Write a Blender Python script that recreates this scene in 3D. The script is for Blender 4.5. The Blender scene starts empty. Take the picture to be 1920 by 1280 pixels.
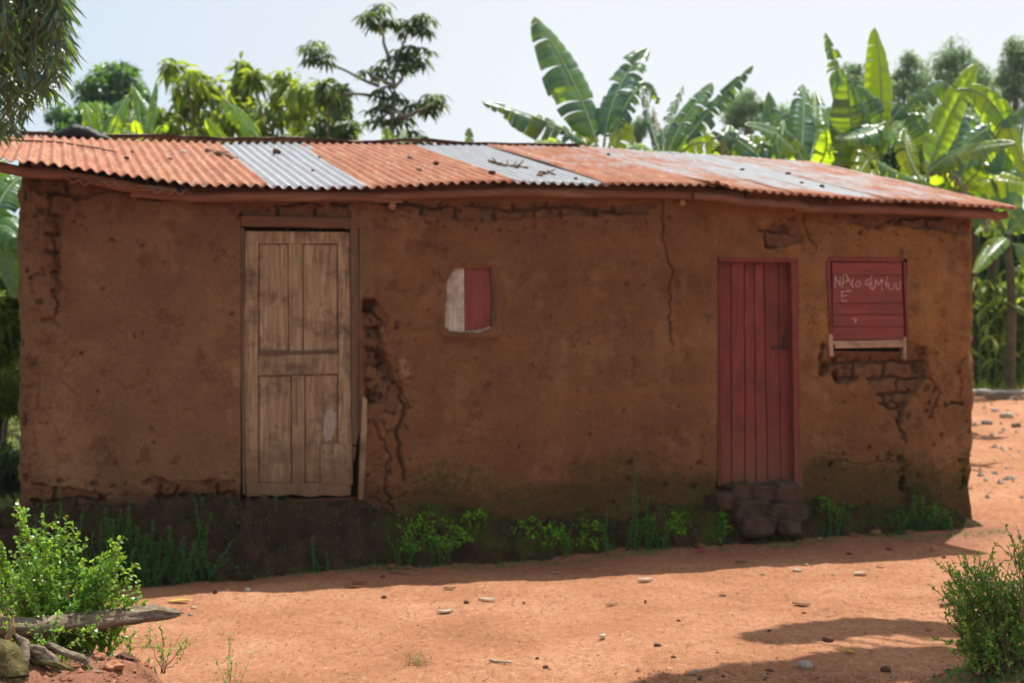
import bpy, math, random
import numpy as np
from mathutils import Vector
SC = bpy.context.scene
COL = SC.collection
R = math.radians

# ------------------------------------------------------------------ camera, sky, sun, exposure
F = 2667.0; CH = 1.6                       # focal length in photo pixels, eye height
cam_d = bpy.data.cameras.new('camera'); cam = bpy.data.objects.new('camera', cam_d); COL.objects.link(cam)
cam.location = (0, 0, CH); cam.rotation_euler = (R(90), 0, 0)
cam_d.lens = 50; cam_d.sensor_width = 36; cam_d.clip_end = 2000; cam_d.clip_start = 0.05
cam_d.dof.use_dof = True; cam_d.dof.focus_distance = 5.3; cam_d.dof.aperture_fstop = 3.5
SC.camera = cam
SUN = Vector((0.226, 0.40, 1.0)).normalized()
el = math.asin(SUN.z); az = math.atan2(SUN.x, SUN.y)
w = bpy.data.worlds.new("World"); SC.world = w; w.use_nodes = True
nt = w.node_tree; bg = nt.nodes['Background']
sky = nt.nodes.new('ShaderNodeTexSky'); sky.sky_type = 'NISHITA'; sky.sun_disc = False
sky.sun_elevation = el; sky.sun_rotation = az; sky.altitude = 900; sky.air_density = 1.0; sky.dust_density = 5.0; sky.ozone_density = 1.6
wtc = nt.nodes.new('ShaderNodeTexCoord'); wsx = nt.nodes.new('ShaderNodeSeparateXYZ'); nt.links.new(wtc.outputs['Generated'], wsx.inputs[0])
wmr = nt.nodes.new('ShaderNodeMapRange'); nt.links.new(wsx.outputs[0], wmr.inputs[0]); wmr.inputs[1].default_value = -.36; wmr.inputs[2].default_value = .03
wcl = nt.nodes.new('ShaderNodeMix'); wcl.data_type = 'RGBA'; nt.links.new(wmr.outputs[0], wcl.inputs[0])      # thin high cloud, whiter towards the sun's side
wcl.inputs[6].default_value = (3.0, 3.42, 3.75, 1); wcl.inputs[7].default_value = (4.05, 4.05, 3.9, 1)
wmx = nt.nodes.new('ShaderNodeMix'); wmx.data_type = 'RGBA'; wmx.inputs[0].default_value = .8
nt.links.new(sky.outputs[0], wmx.inputs[6]); nt.links.new(wcl.outputs[2], wmx.inputs[7])
nt.links.new(wmx.outputs[2], bg.inputs[0]); bg.inputs[1].default_value = 0.15
sd = bpy.data.lights.new('sun', 'SUN'); sd.energy = 4.6; sd.angle = R(0.5); sd.color = (1, 0.95, 0.87)
so = bpy.data.objects.new('sun', sd); COL.objects.link(so); so.rotation_euler = SUN.to_track_quat('Z', 'Y').to_euler()
SC.view_settings.view_transform = 'Standard'; SC.view_settings.look = 'None'
SC.view_settings.exposure = 0.58; SC.view_settings.gamma = 1.0
SC.render.engine = 'CYCLES'
SC.cycles.max_bounces = 8; SC.cycles.transparent_max_bounces = 6

# ------------------------------------------------------------------ helpers
KW = 0.32; D0 = 10.69
_n = math.hypot(1, KW); EX = (1/_n, KW/_n)          # along wall; back = (-EX1, EX0)
TH = math.atan(KW)
def unw(px, py, yl=0.0):
    """photo point -> house coordinates (s, z) on the plane a distance yl behind the front wall"""
    u = (px-960)/F; v = (640-py)/F
    D = (yl + EX[0]*D0)/(EX[0]-EX[1]*u); X = u*D
    return X*EX[0]+(D-D0)*EX[1], CH+v*D
def S(px, yl=0.0): return unw(px, 640, yl)[0]
def H2W(s, y, z): return (s*EX[0]-y*EX[1], D0+s*EX[1]+y*EX[0], z)
def W2H(X, D): return X*EX[0]+(D-D0)*EX[1], -X*EX[1]+(D-D0)*EX[0]
def at(px, py, D): return np.array([(px-960)/F*D, D, CH+(640-py)/F*D])

def hsh(ix, iy, seed):
    n = (ix.astype(np.int64)*374761393 + iy.astype(np.int64)*668265263 + seed*974634777) & 0xffffffff
    n = ((n ^ (n >> 13))*1274126177) & 0xffffffff
    n = (n ^ (n >> 16)) & 0xffffffff
    return n/4294967295.0
def vn(x, y, sc, seed=0):
    x = np.asarray(x, float)/sc+1000.0; y = np.asarray(y, float)/sc+1000.0
    ix = np.floor(x); iy = np.floor(y); fx = x-ix; fy = y-iy
    fx = fx*fx*(3-2*fx); fy = fy*fy*(3-2*fy); ix = ix.astype(np.int64); iy = iy.astype(np.int64)
    a = hsh(ix, iy, seed); b = hsh(ix+1, iy, seed); c = hsh(ix, iy+1, seed); d = hsh(ix+1, iy+1, seed)
    return (a*(1-fx)+b*fx)*(1-fy)+(c*(1-fx)+d*fx)*fy
def fbm(x, y, sc, seed=0, oc=4, g=.5):
    t = 0; a = 1; s = 0
    for i in range(oc):
        t = t+a*vn(x, y, sc/2**i, seed+i*17); s += a; a *= g
    return t/s                                  # 0..1
def sst(a, b, x):
    t = np.clip((np.asarray(x, float)-a)/(b-a), 0, 1); return t*t*(3-2*t)

class MB:
    def __init__(s): s.v = []; s.f = []; s.mi = []; s.t = []; s.n = 0
    def add(s, V, Fc, tone=0.5, mi=0):
        V = np.asarray(V, float).reshape(-1, 3); s.v.append(V)
        t = np.broadcast_to(np.asarray(tone, float), (len(V),)); s.t.append(t)
        Fc = np.asarray(Fc, dtype=np.int64)+s.n; s.f.append(Fc); s.mi.append(np.full(len(Fc), mi)); s.n += len(V)
    def build(s, name, mats, parent=None, origin=(0, 0, 0), smooth=False, attrs=None):
        if not isinstance(mats, (list, tuple)): mats = [mats]
        V = np.concatenate(s.v)-np.asarray(origin, float); T = np.concatenate(s.t)
        me = bpy.data.meshes.new(name); me.vertices.add(len(V)); me.vertices.foreach_set('co', V.astype(np.float32).ravel())
        li = np.concatenate([f.ravel() for f in s.f]); lt = np.concatenate([np.full(len(f), f.shape[1]) for f in s.f])
        ls = np.concatenate([[0], np.cumsum(lt)[:-1]])
        me.loops.add(len(li)); me.loops.foreach_set('vertex_index', li.astype(np.int32))
        me.polygons.add(len(lt)); me.polygons.foreach_set('loop_start', ls.astype(np.int32))
        me.polygons.foreach_set('material_index', np.concatenate(s.mi).astype(np.int32))
        me.polygons.foreach_set('use_smooth', np.full(len(lt), smooth))
        me.update(calc_edges=True)
        a = me.attributes.new('tone', 'FLOAT', 'POINT'); a.data.foreach_set('value', T.astype(np.float32))
        for k, val in (attrs or {}).items():
            a = me.attributes.new(k, 'FLOAT', 'POINT'); a.data.foreach_set('value', np.asarray(val, np.float32).ravel())
        for m in mats: me.materials.append(m)
        o = bpy.data.objects.new(name, me); COL.objects.link(o)
        if parent: o.parent = parent
        else: o.location = origin
        return o
def tag(o, label=None, cat=None, group=None, kind=None):
    if label: o['label'] = label
    if cat: o['category'] = cat
    if group: o['group'] = group
    if kind: o['kind'] = kind
    return o
def empty(name, loc, label, cat, group=None, rz=0):
    o = bpy.data.objects.new(name, None); COL.objects.link(o); o.location = loc; o.rotation_euler = (0, 0, rz); o.empty_display_size = .1
    return tag(o, label, cat, group)
def unit(v): v = np.asarray(v, float); return v/(np.linalg.norm(v, axis=-1, keepdims=True)+1e-9)
def tube(mb, P, rad, n=8, tone=.5, mi=0, flat=1.0, bump=0, rng=None, cap=True):
    P = np.asarray(P, float); m = len(P); rad = np.broadcast_to(np.asarray(rad, float), (m,))
    T = unit(np.gradient(P, axis=0)); ref = np.array([0, 0, 1.]) if abs(T[0][2]) < .9 else np.array([1., 0, 0])
    V = []
    a = np.linspace(0, 2*np.pi, n, endpoint=False)
    for i in range(m):
        A = unit(np.cross(T[i], ref)); B = np.cross(A, T[i])
        rr = rad[i]*np.ones(n)
        if bump and rng is not None: rr = rr*(1+rng.uniform(-bump, bump, n))
        V.append(P[i]+np.outer(np.cos(a)*rr, A)+np.outer(np.sin(a)*rr*flat, B))
        ref = B if abs(np.dot(B, T[i])) < .5 else ref
    V = np.concatenate(V)
    i, j = np.meshgrid(np.arange(m-1), np.arange(n), indexing='ij'); j2 = (j+1) % n
    Fq = np.stack([i*n+j, i*n+j2, (i+1)*n+j2, (i+1)*n+j], -1).reshape(-1, 4)
    mb.add(V, Fq, tone, mi)
    if cap and rad[-1] > 0.004:
        for e, ring in ((0, 0), (m-1, m-1)):
            c = P[e]; base = V[ring*n:(ring+1)*n]
            fr = np.stack([np.arange(n), (np.arange(n)+1) % n, np.full(n, n)], -1)
            if e == 0: fr = fr[:, ::-1]
            mb.add(np.vstack([base, c]), fr, tone, mi)
def bez(P0, P1, P2, n):
    t = np.linspace(0, 1, n)[:, None]; return (1-t)**2*np.asarray(P0)+2*t*(1-t)*np.asarray(P1)+t*t*np.asarray(P2)
def wob(P, amp, rng):
    P = np.array(P); P[1:-1] += rng.normal(0, amp, P[1:-1].shape); return P
def prism(mb, A, B, tone=.5, mi=0):
    """A, B: matching rings (front and back)"""
    n = len(A); V = np.vstack([A, B]); c = np.arange(n)
    if n == 4: mb.add(V, [[0, 1, 2, 3], [7, 6, 5, 4]], tone, mi); mb.n -= 8; mb.v.pop(); mb.t.pop(); 
    else:
        V0 = np.vstack([A, np.mean(A, 0)]); mb.add(V0, [[i, (i+1) % n, n] for i in range(n)], tone, mi)
        V0 = np.vstack([B, np.mean(B, 0)]); mb.add(V0, [[(i+1) % n, i, n] for i in range(n)], tone, mi)
    mb.add(V, [[(i+1) % n, i, i+n, (i+1) % n+n] for i in range(n)], tone, mi)
def box(mb, lo, hi, tone=.5, mi=0):
    x0, y0, z0 = lo; x1, y1, z1 = hi
    V = [(x0, y0, z0), (x1, y0, z0), (x1, y1, z0), (x0, y1, z0), (x0, y0, z1), (x1, y0, z1), (x1, y1, z1), (x0, y1, z1)]
    mb.add(V, [[0, 3, 2, 1], [4, 5, 6, 7], [0, 1, 5, 4], [1, 2, 6, 5], [2, 3, 7, 6], [3, 0, 4, 7]], tone, mi)
def hprism(mb, pts, yf, yb, tone=.5, mi=0, jit=0, rng=None):
    """a board whose outline is given in photo points, on the house front, from depth yf to yb"""
    q = np.array([unw(px, py, yf) for px, py in pts])
    if jit: q = q+rng.normal(0, jit, q.shape)
    A = np.stack([q[:, 0], np.full(len(q), yf), q[:, 1]], 1); B = A.copy(); B[:, 1] = yb
    prism(mb, A, B, tone, mi)
def rectp(x0, y0, x1, y1, n=1):
    return [(x0, y0), (x0, y1), (x1, y1), (x1, y0)]
def bevel(o, wd=.004, seg=2):
    m = o.modifiers.new('bevel', 'BEVEL'); m.width = wd; m.segments = seg; m.limit_method = 'ANGLE'; return o

# ------------------------------------------------------------------ materials
def lin(r, g, b):
    f = lambda c: (c/255/12.92) if c/255 <= .04045 else ((c/255+.055)/1.055)**2.4
    return (f(r), f(g), f(b), 1)
def newmat(name):
    m = bpy.data.materials.new(name); m.use_nodes = True; t = m.node_tree; t.nodes.clear()
    o = t.nodes.new('ShaderNodeOutputMaterial'); return m, t, o
class N:
    def __init__(s, t): s.t = t
    def new(s, k, **kw):
        n = s.t.nodes.new(k)
        for a, b in kw.items(): setattr(n, a, b)
        return n
    def link(s, a, b): s.t.links.new(a, b)
    def coord(s, scale=(1, 1, 1), kind='Object'):
        tc = s.new('ShaderNodeTexCoord'); mp = s.new('ShaderNodeMapping'); mp.inputs['Scale'].default_value = scale
        s.link(tc.outputs[kind], mp.inputs[0]); return mp.outputs[0]
    def noise(s, vec, sc, det=6, rough=.6, dist=0):
        n = s.new('ShaderNodeTexNoise'); n.inputs['Scale'].default_value = sc; n.inputs['Detail'].default_value = det
        n.inputs['Roughness'].default_value = rough; n.inputs['Distortion'].default_value = dist; s.link(vec, n.inputs['Vector']); return n.outputs['Fac']
    def voro(s, vec, sc, feat='F1', out='Distance'):
        n = s.new('ShaderNodeTexVoronoi'); n.feature = feat; n.inputs['Scale'].default_value = sc; s.link(vec, n.inputs['Vector']); return n.outputs[out]
    def ramp(s, fac, stops):
        n = s.new('ShaderNodeValToRGB'); e = n.color_ramp.elements
        while len(e) < len(stops): e.new(.5)
        for x, (p, c) in zip(e, stops): x.position = p; x.color = c if len(c) == 4 else (*c, 1)
        s.link(fac, n.inputs[0]); return n.outputs[0]
    def step(s, fac, a, b): return s.ramp(fac, [(a, (0, 0, 0)), (b, (1, 1, 1))])
    def mix(s, f, a, b, mode='MIX'):
        n = s.new('ShaderNodeMix'); n.data_type = 'RGBA'; n.blend_type = mode
        for i, x in ((0, f), (6, a), (7, b)):
            if hasattr(x, 'links') or hasattr(x, 'is_linked'): s.link(x, n.inputs[i])
            else: n.inputs[i].default_value = x if i == 0 or len(x) == 4 else (*x, 1)
        return n.outputs[2]
    def math(s, op, a, b=0.5):
        n = s.new('ShaderNodeMath'); n.operation = op
        for i, x in ((0, a), (1, b)):
            if hasattr(x, 'is_linked'): s.link(x, n.inputs[i])
            else: n.inputs[i].default_value = x
        return n.outputs[0]
    def attr(s, name): n = s.new('ShaderNodeAttribute'); n.attribute_name = name; return n.outputs['Fac']
    def bump(s, h, dist=.01, st=1, prev=None):
        n = s.new('ShaderNodeBump'); n.inputs['Distance'].default_value = dist; n.inputs['Strength'].default_value = st; s.link(h, n.inputs['Height'])
        if prev: s.link(prev, n.inputs['Normal'])
        return n.outputs[0]
    def bsdf(s, out, col, rough=.9, bump=None, metal=0, spec=.3):
        p = s.new('ShaderNodeBsdfPrincipled')
        if hasattr(col, 'is_linked'): s.link(col, p.inputs['Base Color'])
        else: p.inputs['Base Color'].default_value = col
        for k, x in (('Roughness', rough), ('Metallic', metal), ('Specular IOR Level', spec)):
            if hasattr(x, 'is_linked'): s.link(x, p.inputs[k])
            else: p.inputs[k].default_value = x
        if bump: s.link(bump, p.inputs['Normal'])
        if out: s.link(p.outputs[0], out.inputs[0])
        return p
    def obrand(s): return s.new('ShaderNodeObjectInfo').outputs['Random']

def mk_mud():
    m, t, o = newmat('mud_plaster'); n = N(t); c = n.coord()
    base = n.ramp(n.noise(c, 2.2, 8, .65), [(.3, (.175, .078, .036)), (.5, (.26, .122, .058)), (.72, (.38, .19, .09))])
    warm = n.ramp(n.noise(c, 3.1, 6), [(.3, (.25, .11, .038)), (.7, (.50, .245, .085))])
    tan = n.ramp(n.noise(c, 2.7, 6), [(.3, (.22, .125, .066)), (.7, (.36, .215, .115))])
    tone = n.attr('tone')
    col = n.mix(n.step(tone, .45, .9), base, warm)
    col = n.mix(n.step(tone, .0, .5), tan, col)
    grit = n.noise(c, 60, 4, .7)
    col = n.mix(n.ramp(grit, [(.42, (.34, .34, .34)), (.62, (0, 0, 0))]), col, (.12, .055, .028, 1))
    col = n.mix(n.ramp(n.noise(c, 4.2, 9, .78), [(.54, (0, 0, 0)), (.60, (.6, .6, .6))]), col, (.13, .058, .03, 1))
    col = n.mix(n.ramp(n.noise(c, 9, 7, .75), [(.58, (0, 0, 0)), (.66, (.7, .7, .7))]), col, (.11, .05, .027, 1))
    col = n.mix(n.ramp(n.noise(c, 28, 6, .8), [(.62, (0, 0, 0)), (.67, (.8, .8, .8))]), col, (.055, .028, .018, 1))
    col = n.mix(n.ramp(n.noise(n.coord((1, 1, 1)), 1.7, 8, .7), [(.52, (0, 0, 0)), (.62, (.32, .32, .32))]), col, (.46, .26, .135, 1))
    col = n.mix(n.ramp(n.noise(c, 75, 3, .8), [(.64, (0, 0, 0)), (.70, (.7, .7, .7))]), col, (.55, .36, .2, 1))
    col = n.mix(n.ramp(n.noise(n.coord((1, 1, .35)), 5, 7, .7), [(.60, (0, 0, 0)), (.72, (.5, .5, .5))]), col, (.42, .25, .14, 1))
    dm = n.attr('dmg'); dcol = n.ramp(n.noise(c, 14, 6, .7), [(.3, (.14, .068, .038)), (.7, (.30, .15, .078))])
    col = n.mix(dm, col, dcol)
    pk = n.attr('pale'); col = n.mix(pk, col, (.46, .28, .165, 1))
    st = n.attr('stain_dark'); col = n.mix(st, col, n.ramp(grit, [(.3, (.04, .022, .014)), (.7, (.14, .072, .038))]))
    ms = n.attr('moss'); col = n.mix(n.math('MULTIPLY', ms, n.step(n.noise(c, 22, 6, .75), .38, .62)), col, n.ramp(n.noise(c, 30), [(.3, (.045, .05, .012)), (.7, (.12, .115, .028))]))
    b = n.bump(n.noise(c, 11, 10, .75), .06, 1.0); b = n.bump(n.noise(c, 110, 5, .7), .006, .9, b)
    vc = n.voro(c, 6.5, 'DISTANCE_TO_EDGE'); b2 = n.bump(n.step(vc, .0, .05), .006, .25, b)
    n.bsdf(o, col, .95, b2, spec=.15); return m
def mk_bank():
    m, t, o = newmat('shade_dark_bank_earth'); n = N(t); c = n.coord()  # earth colour darkened to carry the shade at the wall foot, moss over it
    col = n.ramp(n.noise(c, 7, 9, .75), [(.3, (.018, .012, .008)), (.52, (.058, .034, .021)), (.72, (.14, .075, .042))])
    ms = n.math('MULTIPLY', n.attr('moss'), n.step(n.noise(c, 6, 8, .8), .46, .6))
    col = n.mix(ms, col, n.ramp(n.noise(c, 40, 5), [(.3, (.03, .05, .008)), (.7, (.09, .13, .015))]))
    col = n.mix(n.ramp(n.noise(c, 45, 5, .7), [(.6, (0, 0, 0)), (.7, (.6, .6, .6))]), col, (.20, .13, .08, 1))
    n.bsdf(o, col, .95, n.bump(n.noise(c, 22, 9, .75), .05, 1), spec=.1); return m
def mk_ground():
    m, t, o = newmat('red_earth'); n = N(t); c = n.coord()
    col = n.ramp(n.noise(c, 1.1, 7, .62), [(.3, (.37, .158, .076)), (.5, (.48, .222, .113)), (.72, (.60, .31, .175))])
    g = n.noise(n.coord((1, .55, 1)), 26, 8, .75)
    col = n.mix(n.ramp(g, [(.32, (.95, .95, .95)), (.47, (0, 0, 0))]), col, (.22, .088, .045, 1))
    col = n.mix(n.ramp(g, [(.55, (0, 0, 0)), (.72, (.7, .7, .7))]), col, (.76, .49, .33, 1))
    g2 = n.noise(c, 130, 4, .7)
    col = n.mix(n.ramp(g2, [(.34, (.85, .85, .85)), (.50, (0, 0, 0))]), col, (.12, .048, .028, 1))
    col = n.mix(n.ramp(g2, [(.62, (0, 0, 0)), (.74, (.5, .5, .5))]), col, (.75, .55, .42, 1))
    d = n.attr('dark_earth'); col = n.mix(d, col, n.ramp(g, [(.3, (.17, .068, .042)), (.7, (.36, .165, .105))]))
    gr = n.attr('grassy'); col = n.mix(gr, col, n.ramp(n.noise(c, 9, 6), [(.3, (.05, .075, .015)), (.7, (.14, .13, .05))]))
    b = n.bump(g, .03, .8); b = n.bump(g2, .008, .9, b); b = n.bump(n.noise(c, 5, 5, .6), .05, .5, b)
    n.bsdf(o, col, .95, b, spec=.15); return m
def mk_leaf(name, c0, c1, tr, trf=.35, rough=.45, spec=.4, vein=False):
    m, t, o = newmat(name); n = N(t); tone = n.attr('tone')
    tn = tone
    col = n.ramp(tn, [(0, c0), (1, c1)])
    if vein:
        c = n.coord(); nz = n.noise(c, 6, 5, .6)
        col = n.mix(n.ramp(nz, [(.35, (0, 0, 0)), (.8, (.6, .6, .6))]), col, tuple(min(1, x*1.6) for x in c1[:3])+(1,))
    p = n.bsdf(None, col, rough, spec=spec)
    tl = n.new('ShaderNodeBsdfTranslucent'); tcol = n.mix(1.0, n.ramp(tn, [(0, (.65, .75, .7)), (1, (1, 1, 1))]), (*tr, 1), 'MULTIPLY')
    n.link(tcol, tl.inputs[0])
    ms = n.new('ShaderNodeMixShader')
    if isinstance(trf, tuple):
        mr = n.new('ShaderNodeMapRange'); n.link(tone, mr.inputs[0]); mr.inputs[3].default_value = trf[0]; mr.inputs[4].default_value = trf[1]; n.link(mr.outputs[0], ms.inputs[0])
    else: ms.inputs[0].default_value = trf
    n.link(p.outputs[0], ms.inputs[1]); n.link(tl.outputs[0], ms.inputs[2])
    n.link(ms.outputs[0], o.inputs[0]); return m
def mk_rust():
    m, t, o = newmat('rusted_corrugated_iron'); n = N(t)
    c = n.coord(); cs = n.coord((1, .14, .14)); tone = n.attr('tone')       # tone: 0 bare zinc .. 1 fully rusted
    nz = n.noise(cs, 9, 7, .7); n2 = n.noise(c, 3.2, 6, .65)
    rust = n.ramp(n.noise(cs, 13, 9, .8), [(.28, (.11, .042, .024)), (.5, (.325, .125, .060)), (.70, (.50, .265, .155))])
    rust = n.mix(n.ramp(n.noise(cs, 30, 8, .8), [(.53, (0, 0, 0)), (.63, (.75, .75, .75))]), rust, (.50, .37, .29, 1))
    rust = n.mix(n.ramp(n.noise(c, 2.0, 5), [(.4, (0, 0, 0)), (.7, (.7, .7, .7))]), rust, (.34, .105, .05, 1))
    zinc = n.ramp(n.noise(cs, 22, 7, .7), [(.3, (.25, .26, .275)), (.6, (.34, .35, .365)), (.8, (.41, .415, .42))])
    zinc = n.mix(n.ramp(n2, [(.55, (0, 0, 0)), (.75, (.35, .35, .35))]), zinc, (.42, .27, .18, 1))
    k = n.math('ADD', n.math('MULTIPLY', n.math('ADD', n.math('MULTIPLY', nz, .6), n.math('MULTIPLY', n2, .4)), 1.0), n.math('SUBTRACT', tone, .5))
    f = n.step(k, .44, .60)
    col = n.mix(f, zinc, rust)
    spots = n.ramp(n.noise(c, 30, 5, .7), [(.60, (0, 0, 0)), (.70, (.7, .7, .7))])
    col = n.mix(spots, col, (.09, .05, .035, 1))
    rg = n.new('ShaderNodeMapRange'); n.link(f, rg.inputs[0]); rg.inputs[3].default_value = .5; rg.inputs[4].default_value = .85
    mt = n.new('ShaderNodeMapRange'); n.link(f, mt.inputs[0]); mt.inputs[3].default_value = .12; mt.inputs[4].default_value = 0
    n.bsdf(o, col, rg.outputs[0], n.bump(nz, .004, .6), mt.outputs[0], .35); return m
def mk_wood(name, cs, vert=True, rough=.75, dirt=(.07, .045, .03), dk=.6, along=None, spot=None, splash=None):
    m, t, o = newmat(name); n = N(t)
    sc = along or ((6, 6, .5) if vert else (.5, 6, 6))
    c = n.coord(sc); c1 = n.coord()
    g = n.noise(c, 7, 9, .68, .6)
    col = n.ramp(g, [(.28, cs[0]), (.5, cs[1]), (.72, cs[2])])
    tn = n.attr('tone'); col = n.mix(n.math('MULTIPLY', tn, .5), col, tuple(x*.62 for x in cs[1][:3])+(1,))
    col = n.mix(n.ramp(n.noise(c1, 4.5, 8, .72), [(.47, (0, 0, 0)), (.66, (dk, dk, dk))]), col, (*dirt, 1))
    if spot: col = n.mix(n.ramp(n.noise(c1, 11, 7, .8), [(.62, (0, 0, 0)), (.70, (.8, .8, .8))]), col, (*spot, 1))
    if splash:
        sp = n.new('ShaderNodeSeparateXYZ'); n.link(c1, sp.inputs[0])
        h = n.math('ADD', sp.outputs[2], n.math('MULTIPLY', n.noise(c1, 6, 7, .75), -.9))
        col = n.mix(n.ramp(h, [(-.0, (.85, .85, .85)), (.55, (0, 0, 0))]), col, (*splash, 1))
    n.bsdf(o, col, rough, n.bump(g, .006, .8), spec=.25); return m
def mk_plain(name, c0, c1, sc=8, rough=.9, bd=.01, spec=.25, bsc=20):
    m, t, o = newmat(name); n = N(t); c = n.coord()
    col = n.ramp(n.noise(c, sc, 7, .68), [(.3, c0), (.7, c1)])
    tn = n.attr('tone'); col = n.mix(n.math('MULTIPLY', tn, .45), col, tuple(x*.4 for x in c0[:3])+(1,))
    n.bsdf(o, col, rough, n.bump(n.noise(c, bsc, 7, .7), bd, .9), spec=spec); return m
M = dict(
 mud=mk_mud(), ground=mk_ground(), rust=mk_rust(),
 door=mk_wood('weathered_door_wood', [(.12, .075, .045), (.30, .20, .12), (.50, .375, .25)], dirt=(.10, .058, .036), dk=.95, spot=(.09, .055, .035), splash=(.15, .085, .05)),
 jamb=mk_wood('dark_jamb_wood', [(.07, .04, .026), (.14, .08, .05), (.22, .13, .08)]),
 lintel=mk_wood('lintel_wood', [(.08, .035, .02), (.15, .065, .034), (.21, .10, .052)], False),
 beam=mk_wood('eave_pole_wood', [(.10, .045, .028), (.21, .10, .06), (.34, .19, .125)], False, dk=.45, dirt=(.14, .06, .04)),
 red=mk_wood('faded_red_paint', [(.13, .028, .024), (.20, .042, .036), (.27, .078, .064)], rough=.7, dirt=(.085, .026, .02), dk=.8, spot=(.26, .12, .095), splash=(.17, .075, .045)),
 redh=mk_wood('faded_red_shutter_paint', [(.16, .034, .030), (.24, .050, .044), (.31, .095, .080)], False, rough=.7, dirt=(.14, .05, .04), dk=.8, spot=(.32, .15, .12)),
 pale=mk_wood('peeling_pale_board', [(.22, .17, .13), (.44, .38, .31), (.56, .51, .44)], dirt=(.10, .08, .06), dk=.8, spot=(.16, .11, .07)),
 sill=mk_wood('bare_sill_wood', [(.26, .14, .085), (.40, .25, .16), (.52, .36, .25)], False),
 chalk=mk_plain('chalk', (.42, .24, .22), (.58, .40, .37)),
 iron=mk_plain('dark_iron', (.03, .02, .018), (.08, .05, .04), rough=.6),
 black=mk_plain('black_plastic', (.008, .008, .009), (.02, .02, .02), rough=.5),
 banana=mk_leaf('banana_leaf', (.008, .050, .036), (.045, .16, .040), (.66, .88, .015), (.03, .78), .34, .6, True),
 rib=mk_plain('leaf_midrib', (.16, .26, .10), (.28, .38, .17), rough=.5),
 bstem=mk_plain('banana_stem', (.045, .035, .022), (.15, .125, .065), 6, .7),
 dry=mk_leaf('dry_banana_leaf', (.13, .085, .05), (.30, .21, .13), (.35, .22, .10), .3, .8, .2),
 darkleaf=mk_leaf('dark_glossy_foliage', (.014, .05, .026), (.055, .13, .035), (.25, .5, .04), (.25, .45), .38, .5),
 yleaf=mk_leaf('yellow_green_foliage', (.03, .085, .02), (.17, .25, .025), (.55, .66, .03), (.3, .55), .5, .35),
 uleaf=mk_leaf('umbrella_foliage', (.012, .045, .03), (.06, .12, .04), (.35, .5, .04), (.12, .38), .5, .25),
 droop=mk_leaf('drooping_foliage', (.02, .05, .04), (.08, .14, .06), (.3, .5, .04), (.08, .5), .3, .7),
 euc=mk_leaf('far_hazed_foliage', (.10, .16, .11), (.22, .31, .17), (.45, .6, .25), .45, .7, .2),  # lighter leaf colour carries part of the distance haze
 shrub=mk_leaf('shrub_leaf', (.05, .17, .035), (.22, .42, .05), (.5, .75, .05), .42, .35, .5),
 weed=mk_leaf('weed_leaf', (.025, .10, .04), (.08, .24, .05), (.3, .6, .05), .3, .5, .3),
 moss=mk_leaf('moss', (.04, .13, .006), (.24, .55, .012), (.2, .4, .02), .2, .8, .2),
 flower=mk_plain('yellow_petal', (.7, .45, .03), (.85, .55, .05)),
 bark=mk_wood('grey_bark', [(.05, .035, .022), (.20, .15, .105), (.40, .32, .24)], False, rough=.95, dirt=(.06, .04, .025), dk=.8, along=(2.5, 9, 9)),
 palebark=mk_plain('pale_green_bark', (.20, .22, .20), (.33, .34, .30), 10, .8),
 twig=mk_plain('dry_twig', (.10, .065, .04), (.26, .18, .12), 20, .9),
 mossroot=mk_plain('mossy_root_bark', (.05, .045, .018), (.24, .20, .07), 22, .95, .04),
 stone=mk_plain('brown_stone', (.12, .075, .05), (.27, .18, .125), 12, .9, .015),
 greystone=mk_plain('grey_pebble', (.20, .17, .14), (.40, .35, .30), 12, .9, .01),
 darkstone=mk_plain('dark_clod', (.07, .035, .025), (.15, .075, .05), 12, .95, .015),
 redclod=mk_plain('red_clod', (.30, .12, .065), (.50, .24, .14), 12, .95, .015),
 paper=mk_plain('dry_husk', (.34, .27, .20), (.50, .42, .33), 12, .8),
 dleaf=mk_plain('dead_leaf', (.20, .10, .05), (.36, .20, .11), 12, .8),
 yelleaf=mk_plain('yellow_fallen_leaf', (.50, .34, .04), (.62, .46, .07), 12, .7),
 pink=mk_plain('pink_scrap', (.55, .05, .16), (.62, .08, .2), 12, .6),
 mudlump=mk_plain('fallen_mud', (.09, .05, .03), (.22, .12, .065), 12, .95, .02), bank=mk_bank(), cap=mk_plain('brown_ridge_metal', (.13, .075, .06), (.30, .20, .17), 9, .7, .003),
 doorstep=mk_plain('doorstep_stone', (.03, .022, .014), (.12, .072, .042), 11, .95, .02),
 plank=mk_wood('grey_pole_wood', [(.25, .22, .19), (.45, .42, .38), (.62, .59, .55)], False),
)

# ------------------------------------------------------------------ ground
def gz(X, D):
    X = np.asarray(X, float); D = np.asarray(D, float)
    z = 0.09*np.clip(D-12.2, 0, 10)+.02*np.clip(D-22.2, 0, 40)+.06*sst(10.2, 12.2, D)
    z = z+.48*sst(-.90, -1.38, X+.22*(fbm(X, D, .3, 5)-.5))*sst(5.6, 5.0, D)*sst(3.4, 4.3, D)
    z = z+.44*sst(.95, 2.15, X+.3*(fbm(X, D, .5, 6)-.5))*sst(6.5, 5.3, D+.4*(fbm(X, D, .6, 8)-.5))*sst(3.4, 4.5, D)
    return z
def gfine(X, D):
    m = 1+2.2*sst(-.9, -1.4, X)*sst(6, 5, D)+1.6*sst(.9, 1.7, X)*sst(6.9, 6, D)
    return gz(X, D)+(fbm(X, D, .9, 1)-.5)*.06+((fbm(X, D, .16, 2, 4, .6)-.5)*.024)*m
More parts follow.
